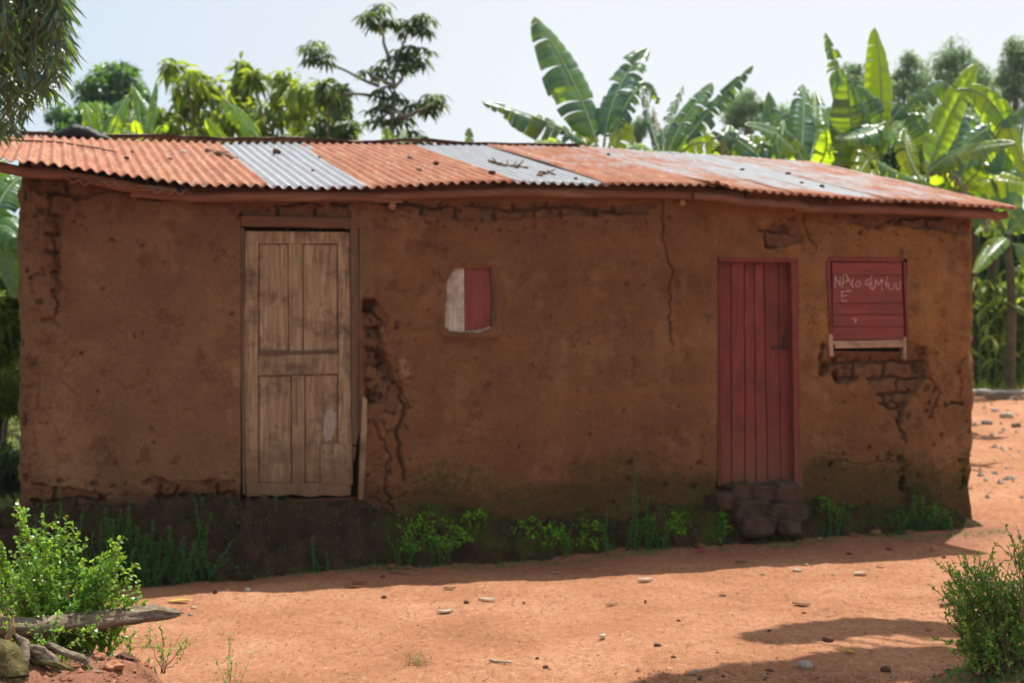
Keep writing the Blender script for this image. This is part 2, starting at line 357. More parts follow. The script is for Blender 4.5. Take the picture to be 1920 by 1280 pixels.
def axis(a, b, st, lo, hi):
    m = np.arange(a, b+1e-6, st); g = []; d = st
    x = a; L = []
    while x > lo: d *= 1.16; x -= d; L.append(x)
    x = b; d = st; Rr = []
    while x < hi: d *= 1.16; x += d; Rr.append(x)
    return np.concatenate([L[::-1], m, Rr])
xs = axis(-4.2, 5.4, .028, -420, 420); ys = axis(4.2, 12.8, .028, -60, 900)
GX, GY = np.meshgrid(xs, ys, indexing='ij'); GZ = gfine(GX, GY)
nx, ny = GX.shape; i, j = np.meshgrid(np.arange(nx-1), np.arange(ny-1), indexing='ij')
mb = MB(); mb.add(np.stack([GX, GY, GZ], -1).reshape(-1, 3), np.stack([i*ny+j, (i+1)*ny+j, (i+1)*ny+j+1, i*ny+j+1], -1).reshape(-1, 4))
hs, hy = W2H(GX, GY)
dark_earth = np.clip(sst(-1.0, -.45, hy+.35*(fbm(GX, GY, .5, 31)-.5))*sst(4.6, 3.9, hs)*.75+.55*sst(1.0, 1.6, GX)*sst(7.0, 6.2, GY)+.7*sst(-.95, -1.3, GX+.2*(fbm(GX, GY, .3, 36)-.5))*sst(6, 5.4, GY), 0, 1)  # darker earth before the wall, at right front and on the left mound
grassy = np.clip(sst(-3.2, -4.0, GX+.4*(fbm(GX, GY, .8, 33)-.5))*sst(9.0, 10, GY)+sst(21.5, 23, GY), 0, 1)
tag(mb.build('ground', M['ground'], smooth=True, attrs=dict(dark_earth=dark_earth, grassy=grassy)), 'bare reddish earth road and yard', None, None, 'structure')

# ------------------------------------------------------------------ the mud house
house = empty('mud_house', (0, D0, 0), 'long low mud walled house with rusty corrugated roof and two doors', 'house', rz=TH)
EY = -.30; RY = 3.05
def curve(pts, yl):
    q = np.array([unw(a, b, yl) for a, b in pts]); return q[:, 0], q[:, 1]
ES, EZ = curve([(-140, 292), (0, 300), (60, 306), (130, 316), (200, 327), (270, 338), (330, 346), (370, 353), (500, 352), (600, 356), (700, 354), (800, 349), (960, 344), (1060, 347), (1150, 350), (1250, 350), (1330, 351), (1400, 358), (1500, 366), (1640, 378), (1750, 383), (1850, 387), (1905, 391)], EY)
RS, RZ = curve([(-140, 250), (0, 253), (250, 262), (416, 268), (570, 268), (780, 270), (1080, 276), (1240, 287), (1400, 297), (1541, 306)], RY)
def ze(s): return np.interp(s, ES, EZ)
def zr(s): return np.interp(s, RS, RZ)
def zroof(s, y):
    t = (np.asarray(y)-EY)/(RY-EY); return ze(s)*(1-t)+zr(s)*t
SMIN = S(35); SMAX = S(1828)
print('house', SMIN, SMAX, 'eave', ES[0], ES[-1], 'ridge', RS[0], RS[-1])
OPEN = {}
for k, (x0, y0, x1, y1) in dict(door1=(452, 426, 674, 936), door2=(1344, 484, 1497, 914), win1=(838, 500, 930, 622), win2=(1553, 484, 1700, 658)).items():
    xm = (x0+x1)/2; OPEN[k] = (S(x0), unw(xm, y1)[1], S(x1), unw(xm, y0)[1])
rng = np.random.default_rng(3)
# column path of the front wall: round both corners
st = .0088
cols = [(SMIN, y, -1, 0) for y in np.arange(.42, .05, -.03)]
for a in np.linspace(0, math.pi/2, 6): cols.append((SMIN+.05-.05*math.cos(a), .05-.05*math.sin(a), -math.cos(a), -math.sin(a)))
cols += [(s_, 0, 0, -1) for s_ in np.arange(SMIN+.06, SMAX-.06, st)]
for a in np.linspace(math.pi/2, 0, 6): cols.append((SMAX-.05+.05*math.cos(a), .05-.05*math.sin(a), math.cos(a), -math.sin(a)))
cols += [(SMAX, y, 1, 0) for y in np.arange(.08, .43, .03)]
cols = np.array(cols); nr = 312
tz = np.linspace(0, 1, nr)
cs = cols[:, 0][:, None]; cy = cols[:, 1][:, None]
U = cols[:, 0]+np.where(cols[:, 2] < 0, -cols[:, 1], cols[:, 1])           # unrolled coordinate
U = U[:, None]*np.ones((1, nr))
ztop = zroof(cs[:, 0], cy[:, 0])-.035
ZZ = -.12+(ztop[:, None]+.12)*tz[None, :]
SS = cs*np.ones((1, nr)); YY = cy*np.ones((1, nr))
wu = U+.07*(fbm(U, ZZ, .22, 41)-.5)+.03*(fbm(U, ZZ, .06, 42)-.5); wz = ZZ+.07*(fbm(U, ZZ, .22, 43)-.5)+.03*(fbm(U, ZZ, .06, 44)-.5)
disp = (fbm(U, ZZ, .9, 50, 3)-.5)*.06+(fbm(U, ZZ, .22, 51, 4)-.5)*.032+(fbm(U, ZZ, .05, 58, 2)-.5)*.010
def inpoly(x, y, P):
    r = np.zeros(x.shape, bool); n = len(P)
    for i in range(n):
        x0, y0 = P[i]; x1, y1 = P[(i+1) % n]
        c = ((y0 > y) != (y1 > y)) & (x < (x1-x0)*(y-y0)/(y1-y0+1e-12)+x0); r ^= c
    return r
def blur(a, k=1):
    for _ in range(k):
        b = a.copy(); b[1:-1, 1:-1] = (a[1:-1, 1:-1]*2+a[:-2, 1:-1]+a[2:, 1:-1]+a[1:-1, :-2]+a[1:-1, 2:])/6; a = b
    return a
def pmask(pts, k=2):
    P = [unw(a, b) for a, b in pts]; return blur(inpoly(wu, wz, P).astype(float), k)
def pdist(pts, jit=.011, sub=9):
    P = np.array([unw(a, b) for a, b in pts]); Q = [P[0]]
    for a, b in zip(P[:-1], P[1:]):
        for t in np.linspace(0, 1, sub+1)[1:]:
            q = a+(b-a)*t; Q.append(q+(rng.normal(0, jit, 2) if t < 1 else 0))
    d = np.full(U.shape, 9.)
    Q = np.array(Q); lo = Q.min(0)-.1; hi = Q.max(0)+.1
    mk = (U > lo[0]) & (U < hi[0]) & (ZZ > lo[1]) & (ZZ < hi[1]); x = U[mk]; y = ZZ[mk]; dd = np.full(x.shape, 9.)
    for a, b in zip(Q[:-1], Q[1:]):
        v = b-a; L = v@v+1e-9; t = np.clip(((x-a[0])*v[0]+(y-a[1])*v[1])/L, 0, 1)
        dd = np.minimum(dd, np.hypot(x-a[0]-t*v[0], y-a[1]-t*v[1]))
    d[mk] = dd; return d
dmg = np.zeros_like(U); hole = np.zeros_like(U); raised = np.zeros_like(U)
# lost plaster
for pts in ([(1548, 648), (1560, 700), (1590, 722), (1625, 700), (1645, 745), (1672, 780), (1690, 800), (1700, 760), (1712, 735), (1745, 700), (1728, 655), (1700, 640)],
            [(676, 560), (700, 575), (718, 640), (735, 700), (755, 740), (735, 770), (700, 780), (684, 740)],
            [(60, 318), (120, 322), (330, 352), (300, 372), (200, 360), (130, 380), (112, 460), (95, 560), (80, 470), (88, 380)],
            [(1420, 430), (1500, 420), (1510, 450), (1440, 470)], [(1590, 400), (1820, 405), (1815, 440), (1700, 425), (1600, 418)],
            [(280, 905), (440, 900), (450, 950), (300, 955)], [(60, 905), (200, 925), (190, 960), (60, 960)],
            [(420, 378), (655, 378), (655, 410), (440, 408)], [(690, 378), (1240, 382), (1200, 400), (900, 415), (760, 398)]):
    m_ = pmask(pts, 1); dmg = np.maximum(dmg, m_)
def cellcrack(reg, sc, wd, seed):
    """network of cracks between loose lumps, inside a region"""
    x = wu/sc; y = wz/sc; ix = np.floor(x).astype(int); iy = np.floor(y).astype(int); d1 = np.full(x.shape, 9.); d2 = d1.copy()
    for a in (-1, 0, 1):
        for b in (-1, 0, 1):
            px = ix+a+hsh(ix+a, iy+b, seed); py = iy+b+hsh(ix+a, iy+b, seed+5); d = np.hypot(x-px, y-py)
            n2 = np.minimum(d2, np.maximum(d1, d)); d1 = np.minimum(d1, d); d2 = n2
    e = (d2-d1)*sc; return sst(wd, wd*.3, e)*reg
reg = pmask([(676, 560), (715, 590), (745, 690), (775, 760), (760, 850), (770, 960), (740, 1000), (690, 1000), (684, 800)], 6)
cr = cellcrack(reg, .16, .008, 7)*.022*sst(.4, .55, fbm(U, ZZ, .12, 49))
cr = np.maximum(cr, cellcrack(pmask([(35, 310), (110, 330), (118, 560), (150, 700), (120, 900), (35, 940)], 6), .2, .008, 9)*.009)
cr = np.maximum(cr, cellcrack(pmask([(1540, 640), (1760, 650), (1800, 800), (1720, 830), (1600, 760)], 6), .17, .006, 11)*.008)
for pts, wd, dp in (([(100, 325), (92, 400), (108, 430), (100, 480), (112, 530), (98, 600)], .014, .03),
                    ([(1240, 378), (1244, 450), (1262, 520), (1255, 600), (1262, 650)], .007, .025),
                    ([(690, 572), (718, 600), (712, 650), (735, 700), (760, 760), (745, 820), (760, 900)], .014, .045),
                    ([(690, 655), (712, 660), (722, 690)], .02, .06), ([(684, 735), (705, 742)], .02, .05),
                    ([(1690, 760), (1688, 800), (1700, 830)], .014, .05), ([(1648, 755), (1700, 758)], .009, .05), ([(1770, 754), (1806, 756)], .008, .05),
                    ([(1730, 650), (1735, 700), (1760, 730), (1745, 780)], .008, .03), ([(380, 420), (390, 520), (375, 640), (384, 800)], .003, .006),
                    ([(300, 912), (298, 945)], .01, .04), ([(1500, 380), (1512, 430), (1530, 470)], .008, .03), ([(1360, 505), (1350, 560)], .004, .01),
                    ([(1180, 660), (1300, 670), (1420, 650)], .002, .004), ([(700, 785), (730, 850), (722, 920), (750, 985)], .009, .03),
                    ([(1560, 860), (1620, 870), (1700, 862)], .006, .02), ([(1828, 640), (1800, 690), (1805, 760)], .006, .02)):
    d = pdist(pts); wm = wd*(.25+1.3*vn(U, ZZ, .045, 91)); cr = np.maximum(cr, sst(wm, wm*.35, d)*dp)
for (px, py, r, dp) in ((1551, 690, .055, .12), (1575, 705, .05, .10), (1546, 655, .035, .12), (1542, 672, .03, .1), (1712, 735, .03, .08), (1664, 745, .02, .05), (1694, 915, .03, .12), (1704, 780, .022, .06), (1696, 902, .036, .14), (1698, 880, .022, .1), (1558, 868, .022, .08), (690, 572, .05, .12), (702, 566, .03, .1), (718, 668, .035, .11), (720, 685, .03, .1),
                        (690, 742, .035, .09), (1692, 858, .03, .06), (1650, 858, .022, .04), (1810, 905, .035, .1), (1800, 860, .02, .06), (1765, 812, .02, .04), (1755, 760, .014, .03),
                        (1733, 655, .03, .07), (1722, 690, .035, .06), (1655, 662, .03, .07), (1310, 985, .05, .06), (42, 790, .03, .05), (38, 640, .025, .04), (45, 900, .03, .04)):
    s_, z_ = unw(px, py); d = np.hypot((wu-s_)*1.0, (wz-z_)*.8); cr = np.maximum(cr, sst(r, r*.45, d)*dp)
# clusters of crumbled pits
for (x0, y0, x1, y1, n_, ra, rb) in ((36, 315, 112, 620, 34, .010, .030), (36, 318, 115, 400, 14, .02, .042), (700, 384, 1235, 432, 60, .006, .018), (1440, 405, 1820, 450, 40, .008, .024), (1720, 650, 1822, 940, 30, .008, .026), (1530, 650, 1760, 760, 22, .012, .03),
                                     (680, 560, 770, 980, 34, .008, .024), (60, 900, 450, 945, 30, .012, .03), (1140, 860, 1330, 960, 22, .01, .026), (1540, 840, 1720, 930, 22, .008, .024), (120, 330, 430, 372, 24, .008, .02)):
    for _ in range(n_):
        s_, z_ = unw(rng.uniform(x0, x1), rng.uniform(y0, y1)); q = ra+(rb-ra)*rng.random()**1.6
        mk = (np.abs(U-s_) < .16) & (np.abs(ZZ-z_) < .16); d = np.hypot((wu[mk]-s_)*rng.uniform(.6, 1.1), wz[mk]-z_); cr[mk] = np.maximum(cr[mk], sst(q, q*.4, d)*q*1.6)
deep = np.maximum(pmask([(678, 562), (702, 560), (725, 590), (718, 640), (740, 690), (728, 745), (690, 760), (684, 700)], 1), pmask([(1562, 656), (1722, 656), (1735, 700), (1708, 745), (1690, 770), (1650, 742), (1628, 705), (1590, 718), (1566, 695)], 1))
cr = cr+deep*.028
# random pits
nx_ = 620
for _ in range(nx_):
    px = rng.uniform(45, 1815); py = rng.uniform(390, 900) if rng.random() < .6 else rng.uniform(372, 430)
    s_, z_ = unw(px, py); r = .005+.014*rng.random()**3
    mk = (np.abs(U-s_) < .1) & (np.abs(ZZ-z_) < .1); d = np.hypot(wu[mk]-s_, wz[mk]-z_); cr[mk] = np.maximum(cr[mk], sst(r, r*.3, d)*r*1.5)
# brick courses in the lost plaster
wz2 = wz+.05*(fbm(U, ZZ, .3, 45)-.5)+.02*(fbm(U, ZZ, .07, 46)-.5); wu2 = wu+.16*(fbm(U, ZZ, .35, 47)-.5)
bz = (wz2 % .13)/.13; bs = ((wu2+.5*.27*(np.floor(wz2/.13) % 2)) % .27)/.27
joint = np.maximum(sst(.10, .04, bz)+sst(.90, .96, bz), sst(.05, .02, bs)+sst(.95, .98, bs))
disp = disp-cr-dmg*(.020+.048*joint*sst(.38, .5, fbm(U, ZZ, .16, 48))+.05*(fbm(U, ZZ, .09, 61)-.5))
# thick uneven plaster round the openings, worn base
for k, (a, b, c_, d_) in OPEN.items():
    dx = np.maximum(np.maximum(a-U, U-c_), 0); dz = np.maximum(np.maximum(b-ZZ, ZZ-d_), 0); dd = np.hypot(dx, dz)
    fl = sst(.0, .07, dd); disp = disp*fl+(1-fl)*(.004 if k != 'win1' else .0)
    if k == 'win1': disp = disp+.026*np.exp(-((dd-.035)/.03)**2)
base_line = unw(960, 905)[1]+.34*(fbm(U, ZZ*0, .8, 71)-.5)-.03
disp = disp-.03*sst(.10, -.05, ZZ-base_line)*(fbm(U, ZZ, .3, 72))
edge = np.exp(-(np.minimum(U-(SMIN-.4), (SMAX+.4)-U)/.45)**2)
disp = disp+edge*(fbm(U, ZZ, .13, 73)-.55)*.10
stain_dark = sst(.10, -.05, ZZ-base_line+.30*(fbm(U, ZZ, .20, 74, 5)-.5))*.7
stain_dark = np.maximum(stain_dark, .45*sst(.14, .02, ztop[:, None]-ZZ+.1*(fbm(U, ZZ, .3, 76)-.5)))  # also a ragged darker band along the top of the wall
sd1 = unw(700, 900)[0]
moss = sst(sd1-.1, sd1+.4, U)*sst(.26, .0, ZZ-base_line+.55*(fbm(U, ZZ, .3, 75, 5)-.5))*.9
tone = .5+.1*(fbm(U, ZZ, .7, 77)-.5)
a = S(452); tone = np.where(U < a, .12, tone); b_ = S(700); tone = np.where((U >= a) & (U < b_) & (ZZ > unw(690, 560)[1]), .1, tone)
tone = tone+.62*sst(S(1230), S(1560), U+.3*(fbm(U, ZZ, .5, 78)-.5))*sst(.9, 1.9, ZZ+.8*(fbm(U, ZZ, .6, 79)-.5))
tone = tone+.3*sst(.25, .05, ztop[:, None]-ZZ); tone = np.clip(tone, 0, 1)
pale = np.zeros_like(U)
for pts, v in (([(1160, 590), (1240, 595), (1235, 660), (1150, 650)], .0), ([(752, 672), (764, 668), (770, 705), (758, 708)], .8), ([(716, 600), (728, 640), (722, 655), (712, 640)], .5),
               ([(434, 660), (444, 655), (448, 730), (438, 745)], .5), ([(1828, 625), (1815, 640), (1820, 720), (1830, 800)], .8), ([(430, 770), (436, 768), (437, 812), (431, 820)], .3)):
    if v: pale = np.maximum(pale, pmask(pts)*v*sst(.3, .6, fbm(U, ZZ, .05, 80)))
VX = SS+cols[:, 2][:, None]*disp; VY = YY+cols[:, 3][:, None]*disp
nc = len(cols); i, j = np.meshgrid(np.arange(nc-1), np.arange(nr-1), indexing='ij')
cu = (U[:-1, :-1]+U[1:, 1:])/2; cz = (ZZ[:-1, :-1]+ZZ[1:, 1:])/2; keep = np.ones(cu.shape, bool)
for k, (a, b, c_, d_) in OPEN.items():
    if k != 'win1': keep &= ~((cu > a) & (cu < c_) & (cz > b) & (cz < d_))
keep &= ~inpoly(cu, cz, [unw(*p) for p in ((852, 503), (842, 516), (836, 536), (834, 612), (842, 621), (900, 623), (921, 615), (929, 598), (928, 540), (923, 501))])
Fq = np.stack([i*nr+j, (i+1)*nr+j, (i+1)*nr+j+1, i*nr+j+1], -1)[keep]
mb = MB(); mb.add(np.stack([VX, VY, ZZ], -1).reshape(-1, 3), Fq, tone.ravel())
mb.build('wall', M['mud'], house, smooth=True, attrs=dict(dmg=dmg, stain_dark=stain_dark, moss=moss, pale=pale))
# reveals of the openings (depth of the mud wall)
for k, (a, b, c_, d_) in OPEN.items():
    mb = MB(); e = .008; a0, b0, c0, d0 = a-e, b-e, c_+e, d_+e; y0, y1 = -.004, .30
    for q in ([(a0, y0, b0), (a0, y1, b0), (a0, y1, d0), (a0, y0, d0)], [(c0, y0, b0), (c0, y0, d0), (c0, y1, d0), (c0, y1, b0)],
              [(a0, y0, d0), (a0, y1, d0), (c0, y1, d0), (c0, y0, d0)], [(a0, y0, b0), (c0, y0, b0), (c0, y1, b0), (a0, y1, b0)]): mb.add(q, [[0, 1, 2, 3]], .4)
    mb.build('reveal', M['mud'], house)
# side and back walls
mb = MB()
dep = 2*RY-EY*0
for s_, sg in ((SMIN+.02, -1), (SMAX-.02, 1)):
    yy = np.linspace(.30, 6.0, 60); tt = np.linspace(0, 1, 30); Y2, T2 = np.meshgrid(yy, tt, indexing='ij')
    zt = np.where(Y2 <= RY, zroof(s_, Y2), zroof(s_, 2*RY-Y2))-.05; Z2 = -.2+(zt+.2)*T2
    d2 = (fbm(Y2, Z2, .5, 90)-.5)*.05
    i, j = np.meshgrid(np.arange(59), np.arange(29), indexing='ij')
    f = np.stack([i*30+j, (i+1)*30+j, (i+1)*30+j+1, i*30+j+1], -1).reshape(-1, 4)
    mb.add(np.stack([s_+sg*d2*np.ones_like(Y2), Y2, Z2], -1).reshape(-1, 3), f if sg < 0 else f[:, ::-1], .5)
box(mb, (SMIN+.05, 5.8, -.2), (SMAX-.05, 6.0, zroof(0, 0)-.02), .5)
mb.build('wall', M['mud'], house, smooth=False)
# eroded earth foundation
fs = np.arange(SMIN-.25, SMAX-.01, .016); ft = np.linspace(0, 1, 46)
FS, FT = np.meshgrid(fs, ft, indexing='ij')
wd = np.interp(fs, [S(0), S(400), S(700), S(1100), S(1350), S(1840)], [.60, .50, .34, .26, .26, .16])[:, None]+.22*(fbm(FS, FT*0, .35, 101)-.5)*sst(SMAX, SMAX-.5, FS)
ht = np.interp(fs, [S(0), S(300), S(455), S(560), S(680), S(760), S(1000), S(1340), S(1420), S(1520), S(1830)], [.40, .44, .475, .485, .47, .38, .33, .36, .42, .33, .28])[:, None]*(.35+.65*sst(SMAX, SMAX-.35, FS))+(.30*(fbm(FS, FT*0, .45, 107, 4)-.5)-.02)*sst(SMAX, SMAX-.5, FS)
FY = .03-(wd+.03)*FT; prof = (1-sst(0, 1, FT)**.8*1.0)
prof = np.where(FT < .25, 1-.25*FT/.25*.4, (1-.1)*(1-sst(.18, 1.0, FT)))
WX = FS*EX[0]-FY*EX[1]; WY = D0+FS*EX[1]+FY*EX[0]
g0 = gfine(WX, WY)-.02
FZ = g0+np.maximum(0, (ht-g0))*prof+.10*sst(SMAX-.02, SMAX-.4, FS)*np.abs(fbm(FS, FY*1.4+FT*.4, .17, 105, 4)-.5)*sst(0, .12, FT)*sst(1, .92, FT)*2+(fbm(FS*1.0, FY*1.5, .22, 102, 4)-.5)*.34*sst(SMAX, SMAX-.3, FS)*sst(1, .75, FT)*sst(0, .2, FT)+(fbm(FS, FY, .07, 103, 3)-.5)*.11*sst(0, .1, FT)*sst(1, .9, FT)
a, b, c_, d_ = OPEN['door1']; dmk = sst(a-.15, a, FS)*sst(c_+.15, c_, FS)*sst(.35, .2, FT); FZ = FZ*(1-dmk)+np.minimum(FZ, b-.02)*dmk
nr2 = len(ft); i, j = np.meshgrid(np.arange(len(fs)-1), np.arange(nr2-1), indexing='ij')
mb = MB(); mb.add(np.stack([FS, FY, FZ], -1).reshape(-1, 3), np.stack([i*nr2+j, i*nr2+j+1, (i+1)*nr2+j+1, (i+1)*nr2+j], -1).reshape(-1, 4), .45)
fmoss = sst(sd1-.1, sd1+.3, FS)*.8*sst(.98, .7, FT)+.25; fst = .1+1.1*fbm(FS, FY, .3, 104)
mb.build('foundation', M['bank'], house, smooth=True, attrs=dict(dmg=FT*0, stain_dark=np.clip(fst, 0, 1)*sst(1.05, .75, FT), moss=fmoss, pale=FT*0))
def fz(s_, y_):        # height of the foundation / ground under a point near the wall
    ii = int(np.clip(round((s_-fs[0])/.016), 0, len(fs)-1)); row = FY[ii]
    if y_ < row[-1] or y_ > .03 or s_ < fs[0] or s_ > fs[-1]:
        X_, Y_, _ = H2W(s_, y_, 0); return float(gfine(np.array([X_]), np.array([Y_]))[0])
    return float(np.interp(-y_, -row, FZ[ii]))

# corrugated roof sheets
def sheet(s0, s1, y0, y1, rustv, name='roof_sheet', lift=0., back=False, pitch=.078, curl=None, skew=0., amp=.0125):
    ns = int((s1-s0)/pitch*10)+1; nyy = 26
    a_ = np.linspace(s0, s1, ns); b = np.linspace(0, 1, nyy); A, B = np.meshgrid(a_, b, indexing='ij'); Y = y0+(y1-y0)*B
    Sx = A+skew*B
    ragged = (vn(A, A*0, .09, 7)-.5)*.02+(vn(A, A*0, .5, 8)-.5)*.05
    Y = Y+ragged*(1-B)**4
    Z = zroof(Sx, Y)+amp*np.cos(A*2*np.pi/pitch)+lift*(1-B*.6)+(fbm(Sx, Y, 1.1, int(abs(s0)*100) % 50)-.5)*.02
    if curl is not None: Z = Z+curl(A, B)
    mb = MB(); i, j = np.meshgrid(np.arange(ns-1), np.arange(nyy-1), indexing='ij')
    tn = rustv+.12*(1-B)**8+.35*sst(.06, 0, B)
    YY_ = Y if not back else 2*RY-Y
    f = np.stack([i*nyy+j, (i+1)*nyy+j, (i+1)*nyy+j+1, i*nyy+j+1], -1).reshape(-1, 4)
    mb.add(np.stack([Sx, YY_, Z], -1).reshape(-1, 3), f if not back else f[:, ::-1], np.clip(tn, 0, 1).ravel())
    o = mb.build(name, M['rust'], house, smooth=True)
    sm = o.modifiers.new('thickness', 'SOLIDIFY'); sm.thickness = .0025; sm.offset = -1
    return o
E = lambda px: S(px, EY)
seams = [-130, 70, 232, 494, 705, 960, 1150, 1335, 1490, 1585, 1672, 1790, 1906]
rv = [.82, .76, .82, .10, .98, .06, .60, .53, .48, .36, .50, .55]
rlab = ['rusty orange', 'rusty orange', 'rusty orange', 'bright silver grey', 'deep red rusty', 'bluish silver', 'rust with pale patches', 'faded rust', 'pale faded rust', 'mostly silver', 'faded rust', 'faded rust']
for q in range(len(seams)-1):
    s0, s1 = E(seams[q]), E(seams[q+1])
    lf = [.0, .007, .014, .004, .012, .003, .012, .004, .012, .004, .012, .004][q]
    cf = None
    if q == 6:
        cf = lambda A, B, s0=s0: .05*np.exp(-((A-s0)/.10)**2)*B*(1-B)*2
    if q == 7:
        c0 = E(1345); cf = lambda A, B, c0=c0: .035*np.exp(-((A-c0)/.10)**2)*(1-B)**6
    o = sheet(s0-.03, s1+.03, EY+(.03 if q in (3, 5) else 0), RY+.02, rv[q], lift=lf+.004, curl=cf)
    o['label'] = rlab[q]+' corrugated roof sheet'
# short ragged second layer seen below the lifted sheets at the left
o = sheet(E(120), E(360), EY+.03, .9, .35, 'roof_sheet', lift=-.035, curl=lambda A, B: (-.03+.05*(vn(A, A*0, .11, 3)-.5))*(1-B)**3); o['label'] = 'pale torn sheet edge under the eave'
for s0, s1, r_ in ((RS[0], -2, .8), (-2, 0.2, .6), (.2, 2.2, .7), (2.2, RS[-1], .6)):
    sheet(max(s0, SMIN)-.01, s1+.03, EY, RY+.0, r_, back=True, lift=.004)
# ridge capping
mb = MB(); rs = np.linspace(RS[0], S(1090, RY), 90); lat = np.array([-.13, -.07, -.02, .0, .02, .07, .13])
A, B = np.meshgrid(rs, lat, indexing='ij')
cz_ = zr(A)+.040-.12*np.abs(B)+(vn(A, A*0, .6, 3)-.5)*.035+.014*(vn(A, B*9, .12, 5)-.5)
i, j = np.meshgrid(np.arange(89), np.arange(6), indexing='ij')
mb.add(np.stack([A, RY+B, cz_], -1).reshape(-1, 3), np.stack([i*7+j, (i+1)*7+j, (i+1)*7+j+1, i*7+j+1], -1).reshape(-1, 4), .62)
o = mb.build('ridge_cap', M['cap'], house, smooth=True); sm = o.modifiers.new('t', 'SOLIDIFY'); sm.thickness = .003
# eave poles and rafters
def pole(pts, r, yl, name='eave_pole', mat='beam', n=10, seed=1):
    q = np.array([(unw(a, b, yl)[0], yl, unw(a, b, yl)[1]) for a, b in pts]); t = np.linspace(0, 1, len(q)); tt = np.linspace(0, 1, 40)
    P = np.stack([np.interp(tt, t, q[:, k]) for k in range(3)], 1); rg = np.random.default_rng(seed)
    P[:, 2] += np.interp(tt, np.linspace(0, 1, 9), rg.normal(0, .006, 9)); P[:, 1] += np.interp(tt, np.linspace(0, 1, 9), rg.normal(0, .008, 9))
    mb = MB(); tube(mb, P, r*(1+.10*np.interp(tt, np.linspace(0, 1, 12), rg.normal(0, 1, 12))), n, bump=.06, rng=rg)
    return mb.build(name, M[mat], house, smooth=True)
pole([(-130, 302), (0, 313), (120, 330), (240, 350), (330, 360)], .034, -.20, seed=2)
pole([(246, 362), (420, 368), (700, 368), (960, 359), (1150, 361), (1390, 368)], .035, -.14, seed=3)
pole([(1300, 366), (1400, 378), (1515, 386)], .036, -.19, seed=4)
pole([(1490, 388), (1640, 393), (1850, 402), (1885, 404)], .036, -.17, seed=5)
rg = np.random.default_rng(9)
for px in range(40, 1880, 150):
    s_ = S(px); mb = MB(); ln = EY+.17
    P = [(s_, y, float(zroof(s_, y))-.055+rg.normal(0, .003)) for y in np.linspace(ln, RY, 8)]
    tube(mb, P, .026, 8, bump=.08, rng=rg); mb.build('rafter', M['beam'], house, smooth=True)
for px, py in ((733, 387), (1275, 381)):
    s_, z_ = unw(px, py); mb = MB(); tube(mb, [(s_, -.05, z_), (s_, .1, z_)], .026, 10); mb.build('beam_end', M['sill'], house)
mb = MB(); hprism(mb, [(702, 372), (703, 379), (755, 380), (755, 374)], -.06, -.03); mb.build('wooden_peg', M['sill'], house)

# ---- the tall wooden door
rg = np.random.default_rng(12)
door = None
mb = MB(); hprism(mb, [(461, 436), (459, 700), (462, 926), (658, 926), (655, 440)], .075, .10, .3)
door = mb.build('door', M['door'], house); door['label'] = 'unpainted weathered wooden panel door'
def board(pts, yf, yb, mat, parent, name, bv=.004, tone=.3, label=None):
    mb = MB(); hprism(mb, pts, yf, yb, tone); o = mb.build(name, M[mat], parent); bevel(o, bv)
    if label: o['label'] = label
    return o
board([(459, 434), (458, 700), (461, 930), (484, 930), (483, 700), (484, 456)], .045, .078, 'door', door, 'stile', tone=.1)
board([(634, 456), (635, 700), (634, 830), (659, 832), (657, 640), (655, 436)], .045, .078, 'door', door, 'stile', tone=.0)
board([(459, 433), (484, 457), (633, 457), (655, 435)], .044, .078, 'door', door, 'rail', tone=.2)
board([(484, 666), (484, 704), (634, 700), (634, 662)], .046, .078, 'door', door, 'rail', tone=.9)
board([(484, 656), (484, 666), (520, 667), (545, 664), (590, 662), (634, 662), (634, 655), (560, 657)], .040, .062, 'jamb', door, 'rail', .002, .9, 'dark strip in place of the shaded gap over the middle rail')  # thin dark board stands in for the shaded gap above the rail
board([(463, 912), (464, 931), (500, 927), (520, 930), (548, 926), (580, 931), (610, 927), (640, 930), (658, 927), (658, 905), (480, 905)], .040, .078, 'door', door, 'rail', tone=.0)
board([(541, 457), (542, 663), (567, 663), (567, 457)], .050, .078, 'door', door, 'mullion', tone=.5)
board([(547, 703), (548, 906), (571, 906), (571, 703)], .050, .078, 'door', door, 'mullion', tone=.7)
for P_, tn in (([(486, 459), (487, 659), (540, 659), (539, 459)], .4), ([(569, 459), (569, 658), (632, 658), (631, 459)], .0), ([(486, 706), (486, 904), (546, 904), (545, 706)], .5), ([(573, 705), (573, 904), (633, 904), (632, 704)], .3)):
    board(P_, .060, .077, 'door', door, 'panel', .003, tn)
board([(601, 832), (602, 906), (662, 908), (660, 830)], .034, .047, 'door', door, 'patch_board', .002, .4, 'square patch board nailed at the lower corner')
board([(555, 706), (555, 800), (557, 800), (557, 706)], .048, .052, 'jamb', door, 'gap_strip', .0005)
fr = board([(452, 404), (452, 424), (655, 427), (656, 408)], -.012, .16, 'lintel', house, 'door_lintel', .006)
board([(452, 428), (452, 700), (455, 926), (459.5, 926), (458, 700), (457.5, 428)], .01, .14, 'jamb', house, 'door_jamb')
board([(657.5, 428), (659, 640), (661, 832), (668, 834), (675, 800), (674, 600), (672, 428)], .01, .14, 'jamb', house, 'door_jamb')
board([(680, 742), (676, 830), (672, 935), (680, 938), (687, 840), (688, 748)], -.03, .0, 'door', house, 'splintered_board')
board([(661, 834), (669, 838), (663, 870)], .02, .05, 'jamb', house, 'splintered_board')
mb = MB(); a, b, c_, d_ = OPEN['door1']; box(mb, (a-.01, -.02, b-.09), (c_+.01, .25, b-.045), .8); mb.build('door_sill', M['jamb'], house)
